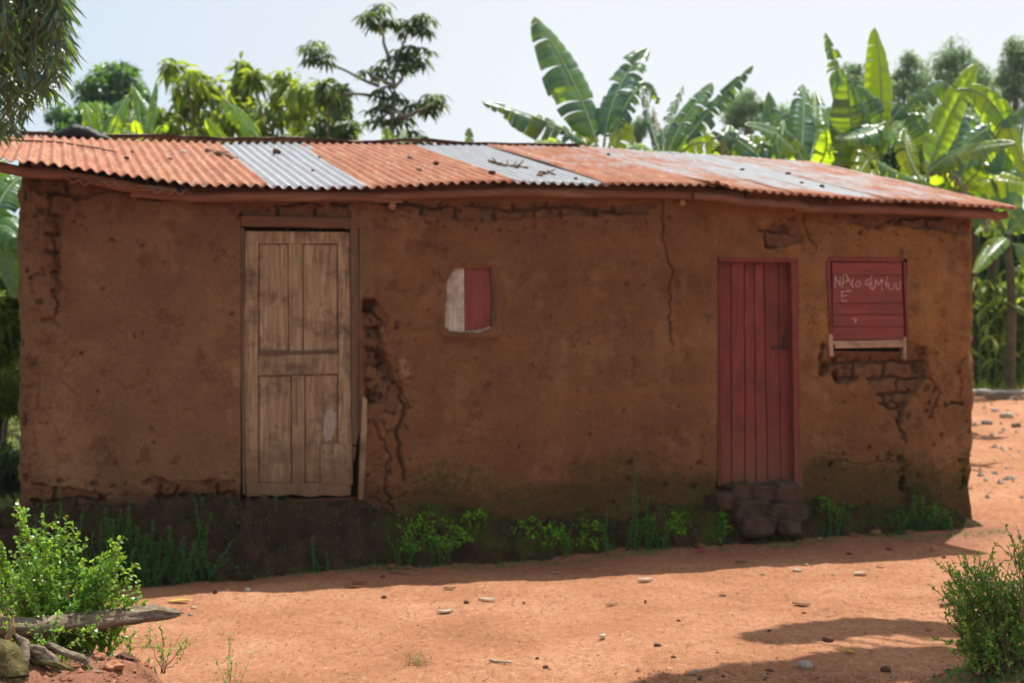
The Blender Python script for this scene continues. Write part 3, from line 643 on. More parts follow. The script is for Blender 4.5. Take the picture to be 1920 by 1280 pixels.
# pale smear on the lower panel
mb = MB(); hprism(mb, [(612, 770), (607, 790), (606, 815), (612, 828), (622, 822), (629, 800), (630, 775), (622, 766)], .0590, .061, .0); mb.build('paint_smear', mk_plain('pale_smear', (.36, .31, .28), (.27, .21, .17), 30), door)

# ---- the red plank door
mb = MB(); hprism(mb, [(1347, 490), (1347, 912), (1484, 912), (1484, 490)], .105, .12, .4); rdoor = mb.build('door', M['red'], house); rdoor['label'] = 'red painted plank door'
edges = [(1346, 1344), (1376, 1369), (1411, 1398), (1430, 1420), (1457, 1444), (1483, 1484)]
edges = [(1346, 1350), (1371, 1372), (1396, 1397), (1414, 1418), (1432, 1440), (1460, 1464), (1484, 1488)]
for q in range(6):
    a, b = edges[q], edges[q+1]
    board([(a[0]+.8, 489), (a[1]+.8, 911), (b[1]-.8, 911), (b[0]-.8, 489)], .075+rg.uniform(-.004, .004), .106, 'red', rdoor, 'plank', .004, rg.uniform(0, .8))
board([(1348, 483), (1348, 490), (1497, 492), (1496, 484)], -.012, .13, 'red', house, 'door_lintel', tone=.1, label='red door head')
board([(1483, 488), (1488, 700), (1491, 912), (1504, 913), (1501, 700), (1497, 488)], .0, .10, 'red', house, 'door_jamb', .006, .0, 'red door jamb')
board([(1343, 488), (1345, 700), (1347, 912), (1350, 912), (1348, 700), (1346, 488)], .02, .10, 'red', house, 'door_jamb', tone=.3, label='red door jamb')
mb = MB(); q0 = unw(1447, 652, .06); q1 = unw(1478, 650, .06); tube(mb, [(q0[0], .055, q0[1]), (q1[0], .05, q1[1])], .009, 8)
q2 = unw(1470, 632, .06); box(mb, (q2[0]-.012, .06, q2[1]-.07), (q2[0]+.014, .075, q2[1]+.02)); mb.build('latch', M['iron'], rdoor)
mb = MB(); P = [unw(x, y, .07) for x, y in ((1366, 515), (1374, 535), (1381, 560), (1383, 600), (1378, 640), (1374, 655))]
tube(mb, [(a, .07, b) for a, b in P], .0022, 5); mb.build('crack_line', M['iron'], rdoor)

# ---- small hatch with one pale and one red board
mb = MB(); hprism(mb, [(828, 492), (828, 630), (938, 630), (938, 492)], .035, .045, .5); hat = mb.build('hatch', M['jamb'], house)
hat['label'] = 'small window hatch, half pale board and half red board'
board([(851, 504), (840, 520), (836, 545), (836, 612), (843, 621), (871, 621), (870, 503), (860, 502)], .016, .034, 'pale', hat, 'pale_board', .005, .0)
board([(834, 537), (833, 610), (837, 617), (839, 545)], -.004, .006, 'pale', hat, 'pale_strip', .002, .0)
board([(871.5, 500), (872, 620), (895, 621), (919, 612), (922, 560), (918, 500)], .018, .034, 'red', hat, 'red_board', .004, .0)
board([(920, 500), (924, 560), (921, 611), (926, 606), (931, 596), (930, 540), (926, 503)], .004, .03, 'jamb', hat, 'splintered_edge', .003, .3)
board([(843, 622), (846, 625), (900, 624), (922, 614), (918, 612), (895, 620)], .002, .03, 'pale', hat, 'bottom_strip', .002, .0)

# ---- red shutter with chalk writing
mb = MB(); hprism(mb, [(1560, 490), (1560, 645), (1695, 645), (1690, 490)], .03, .04, .4); shut = mb.build('shutter', M['redh'], house); shut['label'] = 'red board shutter with chalk writing'
ry = [491, 516, 568, 590, 612, 637]
for q in range(5):
    y0, y1 = ry[q], ry[q+1]; xo = (y0-491)/150*6
    board([(1560.5+xo*.2, y0+.6), (1561+xo*.3, y1-.4), (1692+xo*1.0, y1-.4), (1690.5+xo*.8, y0+.6)], .006+rg.uniform(-.002, .002), .031, 'redh', shut, 'plank', .003, rg.uniform(0, .7))
board([(1552, 482), (1554, 489), (1694, 491), (1693, 482)], -.014, .04, 'red', house, 'window_frame', tone=.3, label='dark red head of the shutter frame')
board([(1549, 488), (1553, 560), (1557, 628), (1562, 628), (1559, 560), (1556.5, 489)], -.014, .04, 'red', house, 'window_frame', tone=.0, label='red side of the shutter frame')
board([(1694, 492), (1697, 560), (1700, 632), (1705, 632), (1702, 560), (1699, 492)], -.006, .04, 'red', house, 'window_frame', tone=.6, label='red side of the shutter frame')
board([(1562, 639), (1562, 646), (1697, 643), (1697, 637)], -.006, .05, 'sill', house, 'window_sill', tone=.1)
board([(1566, 645), (1567, 653), (1694, 651), (1695, 643)], -.022, .05, 'sill', house, 'window_sill', tone=.3)
board([(1554, 625), (1556, 668), (1563, 668), (1562, 628)], -.018, .04, 'sill', house, 'frame_leg', tone=.0)
board([(1695, 632), (1694, 672), (1700, 675), (1700, 632)], -.018, .04, 'sill', house, 'frame_leg', tone=.6)
strokes = [[(350, 535), (352, 405), (400, 520), (402, 410)], [(425, 530), (434, 402), (458, 395), (478, 440), (470, 470), (436, 478)], [(462, 400), (500, 470), (530, 520)], [(526, 445), (524, 530)],
 [(604, 470), (580, 460), (556, 485), (560, 515), (590, 520), (612, 500), (606, 485), (588, 490)], [(655, 500), (660, 470), (690, 440), (696, 500), (700, 550)], [(652, 502), (712, 488)], [(712, 405), (720, 550), (745, 538)],
 [(745, 535), (758, 450), (786, 505), (818, 440), (822, 555)], [(820, 455), (850, 470), (868, 528)], [(870, 405), (872, 535)], [(888, 478), (892, 545), (925, 545)], [(935, 480), (937, 550)], [(960, 475), (962, 535), (985, 550), (1000, 530), (1002, 465)],
 [(414, 562), (426, 668), (468, 660)], [(412, 572), (470, 562), (520, 560)], [(424, 612), (470, 602)], [(536, 830), (556, 880)], [(545, 872), (572, 840)]]
mb = MB()
for ks, sk in enumerate(strokes):
    if ks in (14, 17): mb.build('chalk_writing', M['chalk'], shut); mb = MB()
    P = np.array([unw(1500+x/5.333, 440+y/5.333) for x, y in sk]); q = [P[0]]
    for a, b in zip(P[:-1], P[1:]):
        n_ = max(2, int(np.linalg.norm(b-a)/.006)); q += [a+(b-a)*t for t in np.linspace(0, 1, n_)[1:]]
    q = np.array(q)+rg.normal(0, .0010, (len(q), 2)); wds = np.clip(.0036+rg.normal(0, .0012, len(q)), .0012, .0065)
    T = unit(np.gradient(q, axis=0)); Nn = np.stack([-T[:, 1], T[:, 0]], 1)
    L = q+Nn*wds[:, None]; Rr = q-Nn*wds[:, None]; m_ = len(q)
    V = np.vstack([np.stack([L[:, 0], np.full(m_, .0005), L[:, 1]], 1), np.stack([Rr[:, 0], np.full(m_, .0005), Rr[:, 1]], 1)])
    mb.add(V, [[i, i+1, i+1+m_, i+m_] for i in range(m_-1)], .0)
mb.build('chalk_writing', M['chalk'], shut)
# faint scratched marks on the mud wall
scm = mk_plain('scratch_chalk', (.26, .15, .10), (.34, .20, .13))
for _ in range(16):
    mb = MB()
    px = rg.uniform(1085, 1225); py = rg.uniform(596, 640); a = rg.uniform(0, 3.1)
    P = np.array([unw(px+t*math.cos(a)*9+rg.normal(0, 1.3), py+t*math.sin(a)*9+rg.normal(0, 1.3)) for t in (-1, -.3, .4, 1)])
    tube(mb, [(p[0], -.008, p[1]) for p in P], .0022, 5); mb.build('scratched_mark', scm, house)

# ------------------------------------------------------------------ stones
def rock(name, mat, pos, size, seed, label=None, cat='stone', group=None, rz=0, sub=3, sink=.3, rough=.25, pw=.85):
    rg_ = np.random.default_rng(seed)
    import bmesh
    bm = bmesh.new(); bmesh.ops.create_icosphere(bm, subdivisions=sub, radius=1)
    V = np.array([v.co[:] for v in bm.verts]); Fc = [[v.index for v in f.verts] for f in bm.faces]; bm.free()
    d = 1+rough*(vn(V[:, 0]*1.0+V[:, 2]*.7, V[:, 1]*1.0+V[:, 2]*.7, .8, seed)-.5)*2+rough*.4*(vn(V[:, 0]+V[:, 2], V[:, 1]-V[:, 2], .3, seed+3)-.5)*2
    V = V*d[:, None]; V = np.sign(V)*np.abs(V)**pw
    V = V*np.array(size)/2; c, s_ = math.cos(rz), math.sin(rz); V[:, :2] = V[:, :2]@np.array([[c, s_], [-s_, c]])
    V[:, 2] += size[2]*(.5-sink)
    mb = MB(); mb.add(V+np.array(pos), Fc, rg_.uniform(0, .6)); o = mb.build(name, M[mat], origin=tuple(pos), smooth=True)
    if label: tag(o, label, cat, group)
    return o
def hrock(px0, py0, px1, py1, yl, dep, seed, label, mat='doorstep'):
    s0, z0 = unw(px0, py1, yl); s1, z1 = unw(px1, py0, yl); p = H2W((s0+s1)/2, yl+dep*.3, z0)
    return rock('doorstep_stone', mat, p, (abs(s1-s0)*1.08, dep, (z1-z0)*1.15), seed, label, 'stone', 'stones stacked as a step below the red door', TH, 4, .0, .30, .5)
hrock(1372, 912, 1412, 944, -.10, .24, 1, 'rounded step stone, upper left of the pile below the red door')
hrock(1410, 912, 1456, 946, -.12, .24, 2, 'flat step stone, upper middle of the pile below the red door')
hrock(1452, 910, 1504, 952, -.14, .26, 3, 'squared step stone, upper right of the pile below the red door')
hrock(1380, 942, 1440, 984, -.20, .26, 4, 'mossy step stone, middle left of the pile below the red door')
hrock(1446, 946, 1516, 984, -.24, .28, 5, 'wide step stone, middle right of the pile below the red door')
hrock(1398, 972, 1456, 1008, -.29, .26, 6, 'low dark step stone at the left foot of the pile')
hrock(1462, 976, 1504, 1006, -.31, .24, 7, 'low dark step stone at the right foot of the pile')
hrock(1345, 925, 1376, 960, -.10, .2, 8, 'small stone wedged left of the door step pile')

def G(px, py, it=6):
    """photo point -> point on the ground"""
    D = F*CH/(py-640)
    for _ in range(it):
        X = (px-960)/F*D; z = float(gfine(np.array([X]), np.array([D]))[0]); D = .5*D+.5*F*(CH-z)/(py-640)
    X = (px-960)/F*D; return (X, D, float(gfine(np.array([X]), np.array([D]))[0]))
SRED = [  # px, py, width px, height px, material, kind, label
 (720, 1118, 10, 7, 'darkstone', 'stone', 'dark stone on sunlit earth below the wooden door'),
 (875, 1128, 11, 7, 'darkstone', 'stone', 'dark angular clod on the sunlit earth beside a pale twisted husk'),
 (982, 1129, 6, 5, 'darkstone', 'stone', 'tiny dark pebble on sunlit earth below the hatch'),
 (1210, 1127, 5, 8, 'darkstone', 'stone', 'upright dark crumb of earth in the middle of the road'),
 (1272, 1162, 8, 4, 'darkstone', 'stone', 'flat dark pebble just left of the road centre below the red door'),
 (1023, 1250, 11, 7, 'darkstone', 'stone', 'reddish dark clod near the front edge of the road'),
 (1007, 1233, 8, 5, 'darkstone', 'stone', 'small dark clod just behind the reddish clod at the front of the road'),
 (1233, 1208, 14, 5, 'darkstone', 'stone', 'long dark clod on the pale gravelly part of the road'),
 (1263, 1230, 10, 5, 'darkstone', 'stone', 'dark clod at the edge of the foreground shade'),
 (718, 1080, 11, 7, 'darkstone', 'stone', 'dark stone in the house shadow under the wooden door'),
 (1355, 1115, 16, 4, 'darkstone', 'stone', 'thin dark flake on the sunlit road below the red door'),
 (1508, 1148, 10, 4, 'darkstone', 'stone', 'dark pebble just below a curled dead leaf'),
 (1442, 1181, 8, 5, 'darkstone', 'stone', 'dark pebble left of the crescent shadow'),
 (1510, 1245, 30, 16, 'greystone', 'stone', 'largest smooth brown stone at the edge of the foreground shadow'),
 (1553, 1196, 24, 12, 'darkstone', 'stone', 'dark rounded stone in the crescent shadow'),
 (1742, 1178, 14, 9, 'redclod', 'stone', 'pale reddish stone in the shade left of the right hand shrub'),
 (1752, 1028, 16, 12, 'redclod', 'stone', 'red brown stone in the house shadow near the right corner'),
 (1592, 1037, 12, 5, 'darkstone', 'stone', 'dark flat clod in the house shadow below the shutter'),
 (1667, 1028, 14, 6, 'darkstone', 'stone', 'brown clod in the house shadow right of the shutter'),
 (1538, 1008, 7, 6, 'paper', 'stone', 'white pebble at the foot of the wall right of the door step'),
 (1553, 1153, 6, 5, 'paper', 'stone', 'white pebble on the sunlit road right of the curled leaf'),
 (1773, 1133, 20, 10, 'dleaf', 'stone', 'brown broken clod beside the right hand shrub'),
 (1662, 1253, 22, 12, 'darkstone', 'stone', 'brown rounded stone sunk in the shaded bank'),
 (1443, 1255, 18, 5, 'darkstone', 'stone', 'flat dark stone half in the foreground shadow'),
 (403, 1108, 9, 10, 'darkstone', 'stone', 'dark stone in the shade right of the dead log'),
 (463, 1105, 14, 8, 'greystone', 'stone', 'grey stone at the shadow edge below the wooden door'),
 (427, 1106, 14, 6, 'redclod', 'stone', 'pale red clod at the shadow edge near the dead log'),
 (1495, 1068, 20, 6, 'paper', 'husk', 'pale flat husk on the sunlit road below the shutter'),
 (1512, 1058, 8, 5, 'paper', 'stone', 'pale pebble at the shadow edge below the shutter'),
 (1562, 1076, 9, 5, 'paper', 'stone', 'pale round pebble on the sunlit road, left of a torn husk'),
 (1430, 1075, 8, 5, 'paper', 'stone', 'pale pebble on the sunlit road below the red door'),
 (363, 1138, 11, 5, 'paper', 'husk', 'pale dry husk just right of the dead log tip'),
 (357, 1151, 10, 5, 'greystone', 'stone', 'pale pebble under the dead log tip'),
 (1650, 1062, 16, 4, 'dleaf', 'stone', 'brown crumb at the shadow edge below the shutter'),
 (1770, 1044, 8, 5, 'darkstone', 'stone', 'dark pebble at the shadow edge near the right corner'),
]
for q, (px, py, wp, hp, mt, cat, lb) in enumerate(SRED):
    p = G(px, py+hp*.4); sc = p[1]/F; nm = 'husk' if cat == 'husk' else 'stone'
    rock(nm, mt, p, (wp*sc, wp*sc*.75, max(hp*sc*1.1, .012)), 40+q, lb, cat, 'stones and clods on the red earth' if cat == 'stone' else 'dry husks on the road', random.Random(q).uniform(-.4, .4), 2, .25)
def flatleaf(name, mat, pos, L, W, rz, curl, seed, label, cat, group=None, tilt=.15):
    rg_ = np.random.default_rng(seed); n = 14; t = np.linspace(0, 1, n); w_ = W/2*np.sin(np.pi*np.clip(t*.94+.03, 0, 1))**.7
    V = []
    for k in (-1, -.5, 0, .5, 1):
        V.append(np.stack([(t-.5)*L, k*w_+.1*W*np.sin(t*5+seed), .006+curl*.45*W*(k*k)+tilt*.35*L*.5*np.sin(t*3+seed)**2], 1))
    V = np.array(V).transpose(1, 0, 2).reshape(-1, 3); c, s_ = math.cos(rz), math.sin(rz); V[:, :2] = V[:, :2]@np.array([[c, s_], [-s_, c]])
    i, j = np.meshgrid(np.arange(n-1), np.arange(4), indexing='ij')
    mb = MB(); mb.add(V+np.array(pos), np.stack([i*5+j, (i+1)*5+j, (i+1)*5+j+1, i*5+j+1], -1).reshape(-1, 4), rg_.uniform(0, .4))
    o = mb.build(name, M[mat], origin=tuple(pos), smooth=True); sm = o.modifiers.new('t', 'SOLIDIFY'); sm.thickness = .0015
    return tag(o, label, cat, group)
LV = [(843, 1103, 22, 8, 'dleaf', 'curled brown dead leaf at the shadow edge left of the hatch'), (913, 1125, 34, 7, 'paper', 'pale twisted husk on sunlit earth below the hatch'),
 (835, 1147, 30, 7, 'paper', 'white papery husk on the sunlit road'), (1210, 1088, 30, 8, 'paper', 'pale boat shaped dry leaf in the middle of the sunlit road'),
 (1147, 1133, 26, 5, 'dleaf', 'thin brown leaf strip in the middle of the road'), (1130, 1195, 10, 12, 'paper', 'pale dry leaf standing on edge near the road front'),
 (1613, 1076, 28, 7, 'paper', 'torn pale husk on the sunlit road below the shutter'), (1502, 1133, 32, 8, 'dleaf', 'curled tan dead leaf in the middle right of the road'),
 (673, 1092, 26, 7, 'dleaf', 'long grey dead leaf in the house shadow by the wooden door'), (747, 1073, 40, 6, 'dleaf', 'row of dark leaf litter in the shadow under the wooden door'),
 (660, 1100, 28, 5, 'dleaf', 'second grey dead leaf in the house shadow, nearer the road'), (1040, 1074, 18, 5, 'greystone', 'grey leaf scrap in the shadow below the hatch'),
 (335, 1128, 38, 7, 'yelleaf', 'yellow fallen leaf lying behind the dead log'), (1595, 1223, 14, 7, 'yelleaf', 'small orange yellow leaf in the foreground shadow'),
 (1315, 1032, 12, 7, 'pink', 'pink scrap in the shadow at the foot of the wall'), (1390, 1053, 24, 5, 'dleaf', 'dark dead leaf in the shadow before the door step'), (563, 1064, 16, 7, 'paper', 'pale dry leaf against the foot of the wall below the wooden door')]
for q, (px, py, wp, hp, mt, lb) in enumerate(LV):
    p = G(px, py+2); sc = p[1]/F
    flatleaf('plastic_scrap' if mt == 'pink' else 'fallen_leaf', mt, (p[0], p[1], p[2]+.004), wp*sc, hp*sc*2.2, random.Random(q+50).uniform(-.35, .35), .35, q, lb, 'scrap' if mt == 'pink' else 'leaf', None if mt == 'pink' else 'fallen leaves on the earth')
def stick(name, P, r, mat, label, cat='stick', group=None, seed=0, side=0):
    rg_ = np.random.default_rng(seed); P = np.array(P, float); t = np.linspace(0, 1, len(P)); tt = np.linspace(0, 1, 18); Q = np.stack([np.interp(tt, t, P[:, k]) for k in range(3)], 1)
    Q = wob(Q, r*.25, rg_); mb = MB(); tube(mb, Q, r*np.linspace(1, .6, 18), 7, bump=.12, rng=rg_)
    for _ in range(side):
        k = rg_.integers(3, 16); e = Q[k]+rg_.normal(0, 1, 3)*np.array([.05, .03, .02])+np.array([0, 0, .02]); tube(mb, bez(Q[k], (Q[k]+e)/2+.005, e, 5), np.linspace(r*.5, r*.2, 5), 5)
    return tag(mb.build(name, M[mat], origin=tuple(P[0]), smooth=True), label, cat, group)
a = G(918, 1240); b = G(959, 1247); stick('stick', [(a[0], a[1], a[2]+.008), (b[0], b[1], b[2]+.012)], .008, 'paper', 'short pale stick on the road near its front edge', group='sticks on the ground')
a = G(1850, 1201); b = G(1795, 1222); stick('stick', [(a[0], a[1], a[2]+.02), (b[0], b[1], b[2]+.03)], .008, 'twig', 'dry stick on the bank under the right hand shrub', group='sticks on the ground')
# gravel and litter too many to count
rg = np.random.default_rng(77); mb = MB()
oc = np.array([(1, 0, 0), (-1, 0, 0), (0, 1, 0), (0, -1, 0), (0, 0, .8), (0, 0, -.5)]); of = np.array([(0, 2, 4), (2, 1, 4), (1, 3, 4), (3, 0, 4), (2, 0, 5), (1, 2, 5), (3, 1, 5), (0, 3, 5)])
def scatter(n, xr, yr, s0, s1, cond=None):
    X = rg.uniform(*xr, n); Y = rg.uniform(*yr, n)
    if cond is not None: k = cond(X, Y); X = X[k]; Y = Y[k]
    n = len(X); Z = gfine(X, Y); sz = s0+(s1-s0)*rg.random(n)**4
    V = oc[None]*(sz[:, None, None]*rg.uniform(.6, 1.3, (n, 6, 3)))+np.stack([X, Y, Z+sz*.15], -1)[:, None]
    return V.reshape(-1, 3), (of[None]+6*np.arange(n)[:, None, None]).reshape(-1, 3), np.repeat(rg.random(n), 6)
for mt, n, lb in (('redclod', 15000, 'red earth grit scattered over the road'), ('darkstone', 1300, 'dark crumbs of earth scattered over the road'), ('greystone', 900, 'pale fine gravel scattered over the road')):
    mb = MB(); V, Fc, T = scatter(n, (-3.2, 4.8), (4.6, 12.5), .0022, .0085, lambda X, Y: (W2H(X, Y)[1] < -.25) | (W2H(X, Y)[0] > SMAX+.1)); mb.add(V, Fc, T)
    V, Fc, T = scatter(int(n*.35), (.6, 2.6), (4.8, 6.9), .004, .018); mb.add(V, Fc, T)
    V, Fc, T = scatter(int(n*.15), (-2.2, -.9), (4.4, 6), .004, .016); mb.add(V, Fc, T)
    tag(mb.build('gravel', M[mt]), lb, 'gravel', None, 'stuff')
rg = np.random.default_rng(78)
mb = MB(); V, Fc, T = scatter(1500, (4.2, 9), (13, 22), .01, .05); mb.add(V, Fc, T); tag(mb.build('rubble', M['greystone']), 'loose pale rubble on the earth behind the right corner of the house', 'rubble', None, 'stuff')

# ------------------------------------------------------------------ leaves
def leaves(mb, pos, ax, nrm, L, W, droop=.2, tone=None, rg=None, mi=0):
    n = len(pos); ax = unit(ax); nrm = np.asarray(nrm); side = unit(np.cross(ax, nrm)); nr_ = np.cross(side, ax)
    L = np.broadcast_to(L, (n,))[:, None]; W = np.broadcast_to(W, (n,))[:, None]; dn = np.array([0, 0, -1.])
    p = lambda t, k: pos+ax*L*t+side*W*k+dn*L*droop*t*t+nr_*W*abs(k)*.35
    V = np.stack([p(0, 0), p(.33, -.46), p(.33, .46), p(.7, .36), p(.7, -.36), p(1, 0)], 1).reshape(-1, 3)
    b = 6*np.arange(n)[:, None]
    t = np.repeat(rg.random(n) if tone is None else tone, 6)
    mb.add(V, b+np.array([[1, 2, 3, 4]]), t, mi)
    mb.n -= len(V); mb.v.pop(); mb.t.pop(); mb.add(V, b+np.array([[0, 2, 1]]), t, mi)
    mb.n -= len(V); mb.v.pop(); mb.t.pop(); mb.add(V, b+np.array([[4, 3, 5]]), t, mi)
def rdir(rg, n): return unit(rg.normal(0, 1, (n, 3)))
def clump(mb, c, r, n, L, W, rg, droop=.3, out=.6, down=.25, tone=None, shell=.5):
    d = rdir(rg, n); rad = np.array(r)*(shell+(1-shell)*rg.random((n, 1))**.5)*rg.uniform(.5, 1.0, (n, 1))
    pos = np.array(c)+d*rad; ax = d*out+rdir(rg, n)*.7+np.array([0, 0, -down]); nm = rdir(rg, n)*.7+np.array([0, 0, 1.])
    leaves(mb, pos, ax, nm, L*rg.uniform(.6, 1.2, n), W*rg.uniform(.7, 1.2, n), droop, tone if tone is None else np.clip(tone+rg.normal(0, .2, n), 0, 1), rg)
def tree(name, label, base, crown, radii, ncl, nlf, L, W, mat, seed, cr=.3, bark='bark', tr=.09, group=None, cat='tree', limbs=7, droop=.3, down=.25, shape=None, clf=.5):
    rg_ = np.random.default_rng(seed); base = np.array(base, float); crown = np.array(crown, float); radii = np.array(radii, float)
    t = empty(name, tuple(base), label, cat, group)
    mbt = MB(); top = crown+np.array([0, 0, radii[2]*.5]); P = wob(bez(base, (base+crown)/2+rg_.normal(0, .1, 3), top, 10), tr*.4, rg_); tube(mbt, P, np.linspace(tr, tr*.3, 10), 8)
    d = rdir(rg_, ncl); rad = rg_.random(ncl)**.4; C_ = crown+d*rad[:, None]*radii*.85
    if shape == 'cone': h = (C_[:, 2]-crown[2])/radii[2]; f = np.clip(1.0-.75*(h+1)/2, .12, 1)*1.2; C_[:, :2] = crown[:2]+(C_[:, :2]-crown[:2])*f[:, None]
    for k in range(min(limbs, ncl)):
        i0 = rg_.integers(3, 9); tube(mbt, wob(bez(P[i0], (P[i0]+C_[k])/2+np.array([0, 0, .1*radii[2]]), C_[k], 7), tr*.15, rg_), np.linspace(tr*.45, tr*.12, 7), 6)
    mbt.build('trunk', M[bark], t, tuple(base), True)
    mbc = MB(); rr = float(np.mean(radii))*cr
    for c in C_:
        clump(mbc, c, rr*rg_.uniform(.6, 1.25)*np.array([1, 1, .75]), nlf, L, W, rg_, droop, down=down, tone=np.clip(rg_.normal(clf, .22), 0, 1))
    mbc.build('crown', M[mat], t, tuple(base)); return t
def gb(X, D): return (X, D, float(gfine(np.array([X]), np.array([D]))[0])-.05)

# --- far trees over the roof, left half
D = 36; c = at(212, 165, D); tree('round_tree', 'dark rounded tree furthest back behind the left end of the roof', gb(c[0], D), c, (.95, .9, 1.05), 34, 80, .22, .10, 'darkleaf', 21, .32, group='trees behind the house')
D = 34; c = at(155, 232, D); tree('round_tree', 'low dark spreading tree below and left of the dark rounded tree', gb(c[0], D), c, (.9, .9, .65), 24, 70, .2, .09, 'darkleaf', 22, .32, group='trees behind the house')
D = 30; c = at(270, 248, D); tree('round_tree', 'low mixed green tree right of the dark rounded tree', gb(c[0], D), c, (1.0, .9, .55), 20, 80, .2, .09, 'yleaf', 23, .32, group='trees behind the house', clf=.3)
# broad yellow green trees
def branchy(name, label, base, nodes, D, mat, seed, L, W, group='trees behind the house', nl=46, bark='bark', tr=.07):
    rg_ = np.random.default_rng(seed); t = empty(name, base, label, 'tree', group); mbt = MB(); mbc = MB(); b = np.array(base)
    ctr = np.mean([at(n[0], n[1], D) for n in nodes], 0); hub = b+(ctr-b)*.6; tube(mbt, wob(bez(b, (b+hub)/2+rg_.normal(0, .05, 3), hub, 8), .02, rg_), np.linspace(tr, tr*.6, 8), 8)
    for (px, py, r) in nodes:
        c = at(px, py, D+rg_.uniform(-.5, .5)); rr = r/F*D; tube(mbt, bez(hub, (hub+c)/2+np.array([0, 0, .15]), c, 7), np.linspace(tr*.4, .012, 7), 6)
        for _ in range(5):
            c2 = c+rdir(rg_, 1)[0]*rr*.65; clump(mbc, c2, rr*.55*np.array([1, 1, .8]), int(nl/3), L, W, rg_, .45, .5, .5, tone=rg_.uniform(.1, .95))
    mbt.build('trunk', M[bark], t, base, True); mbc.build('crown', M[mat], t, base); return t
D = 21
branchy('leafy_tree', 'bright yellow green bushy tree behind the orange roof sheets', gb(at(400, 0, D)[0], D), [(325, 130, 20), (352, 150, 26), (372, 175, 34), (405, 165, 30), (350, 195, 26), (410, 205, 38), (375, 230, 36), (330, 245, 30), (440, 235, 40), (300, 225, 22)], D, 'yleaf', 31, .24, .085)
branchy('leafy_tree', 'taller yellow green tree with drooping leaf sprays left of the thin umbrella tree', gb(at(530, 0, D)[0], D+1), [(452, 122, 14), (450, 150, 15), (458, 178, 18), (475, 145, 13), (480, 200, 30), (525, 150, 24), (530, 190, 34), (568, 170, 32), (600, 175, 24), (575, 215, 38), (520, 235, 44), (610, 205, 26), (480, 240, 40), (560, 248, 40)], D+1, 'yleaf', 32, .25, .085)
branchy('leafy_tree', 'darker small tree between the yellow green tree and the thin umbrella tree', gb(at(625, 0, D)[0], D-1), [(615, 165, 18), (640, 178, 20), (628, 200, 18), (645, 225, 22), (610, 240, 28), (655, 242, 20), (580, 252, 24)], D-1, 'uleaf', 33, .22, .075)
# --- umbrella tree: thin branches, palmate clusters
D = 19; b0 = gb(at(748, 0, D)[0], D); t = empty('umbrella_tree', b0, 'slender tree with bare thin branches ending in umbrella shaped leaf clusters', 'tree', 'trees behind the house')
rg = np.random.default_rng(5); mbt = MB(); mbc = MB()
hub = at(738, 172, D); tube(mbt, wob(bez(b0, at(735, 420, D), hub, 14), .015, rg), np.linspace(.06, .03, 14), 8)
def branch(a, b, r0=.022, r1=.012, sag=0):
    a = at(a[0], a[1], D); b = at(b[0], b[1], D+rg.uniform(-.6, .6)); tube(mbt, wob(bez(a, (a+b)/2+np.array([0, 0, sag]), b, 7), .006, rg), np.linspace(r0*1.2, r1*1.2, 7), 6)
def rosette(c, n=8, L=.165, up=.0):
    ang = rg.uniform(0, 6.28)+np.arange(n)*6.283/n; d = np.stack([np.cos(ang), np.sin(ang), np.full(n, -.35+up)], 1)+rg.normal(0, .12, (n, 3))
    leaves(mbc, np.tile(c, (n, 1))+d*.02, d, np.tile([0, 0, 1.], (n, 1))+rg.normal(0, .2, (n, 3)), L*rg.uniform(.75, 1.15, n), L*.30, .45, np.clip(rg.normal(.4, .25, n), 0, 1), rg)
for (fx, fy, cx, cy, rx, ry_, nn, dr) in ((710, 162, 597, 98, 30, 22, 20, 1), (700, 178, 645, 168, 16, 14, 8, 1), (728, 118, 712, 30, 34, 24, 24, 1), (748, 105, 765, 48, 24, 26, 14, 0), (766, 62, 797, 44, 24, 20, 15, 1), (740, 165, 775, 108, 36, 24, 26, 1),
                                           (735, 160, 700, 132, 20, 20, 9, 1), (738, 165, 738, 128, 26, 20, 8, 0), (738, 180, 728, 178, 28, 24, 11, 0), (740, 225, 790, 198, 22, 14, 11, 1), (745, 230, 812, 186, 20, 16, 12, 0), (738, 200, 712, 215, 26, 22, 12, 0), (742, 230, 745, 228, 22, 14, 6, 0), (745, 262, 770, 255, 26, 12, 14, 0), (720, 205, 755, 205, 20, 20, 8, 0)):
    e = (cx, cy+ry_*.5); branch((fx, fy), e)
    for _ in range(int(nn*.85)):
        aa = rg.uniform(0, 6.28); rr = rg.random()**.5
        c = at(cx+rx*rr*math.cos(aa), cy+ry_*rr*math.sin(aa)-ry_*.15, D+rg.uniform(-.2, .2)); rosette(c)
        if rg.random() < .6: P1 = at(e[0], e[1], D); tube(mbt, bez(P1, (P1+c)/2+np.array([0, 0, -.02]), c, 4), .004, 4, cap=False)
mbt.build('trunk', M['palebark'], t, b0, True); mbc.build('crown', M['uleaf'], t, b0)
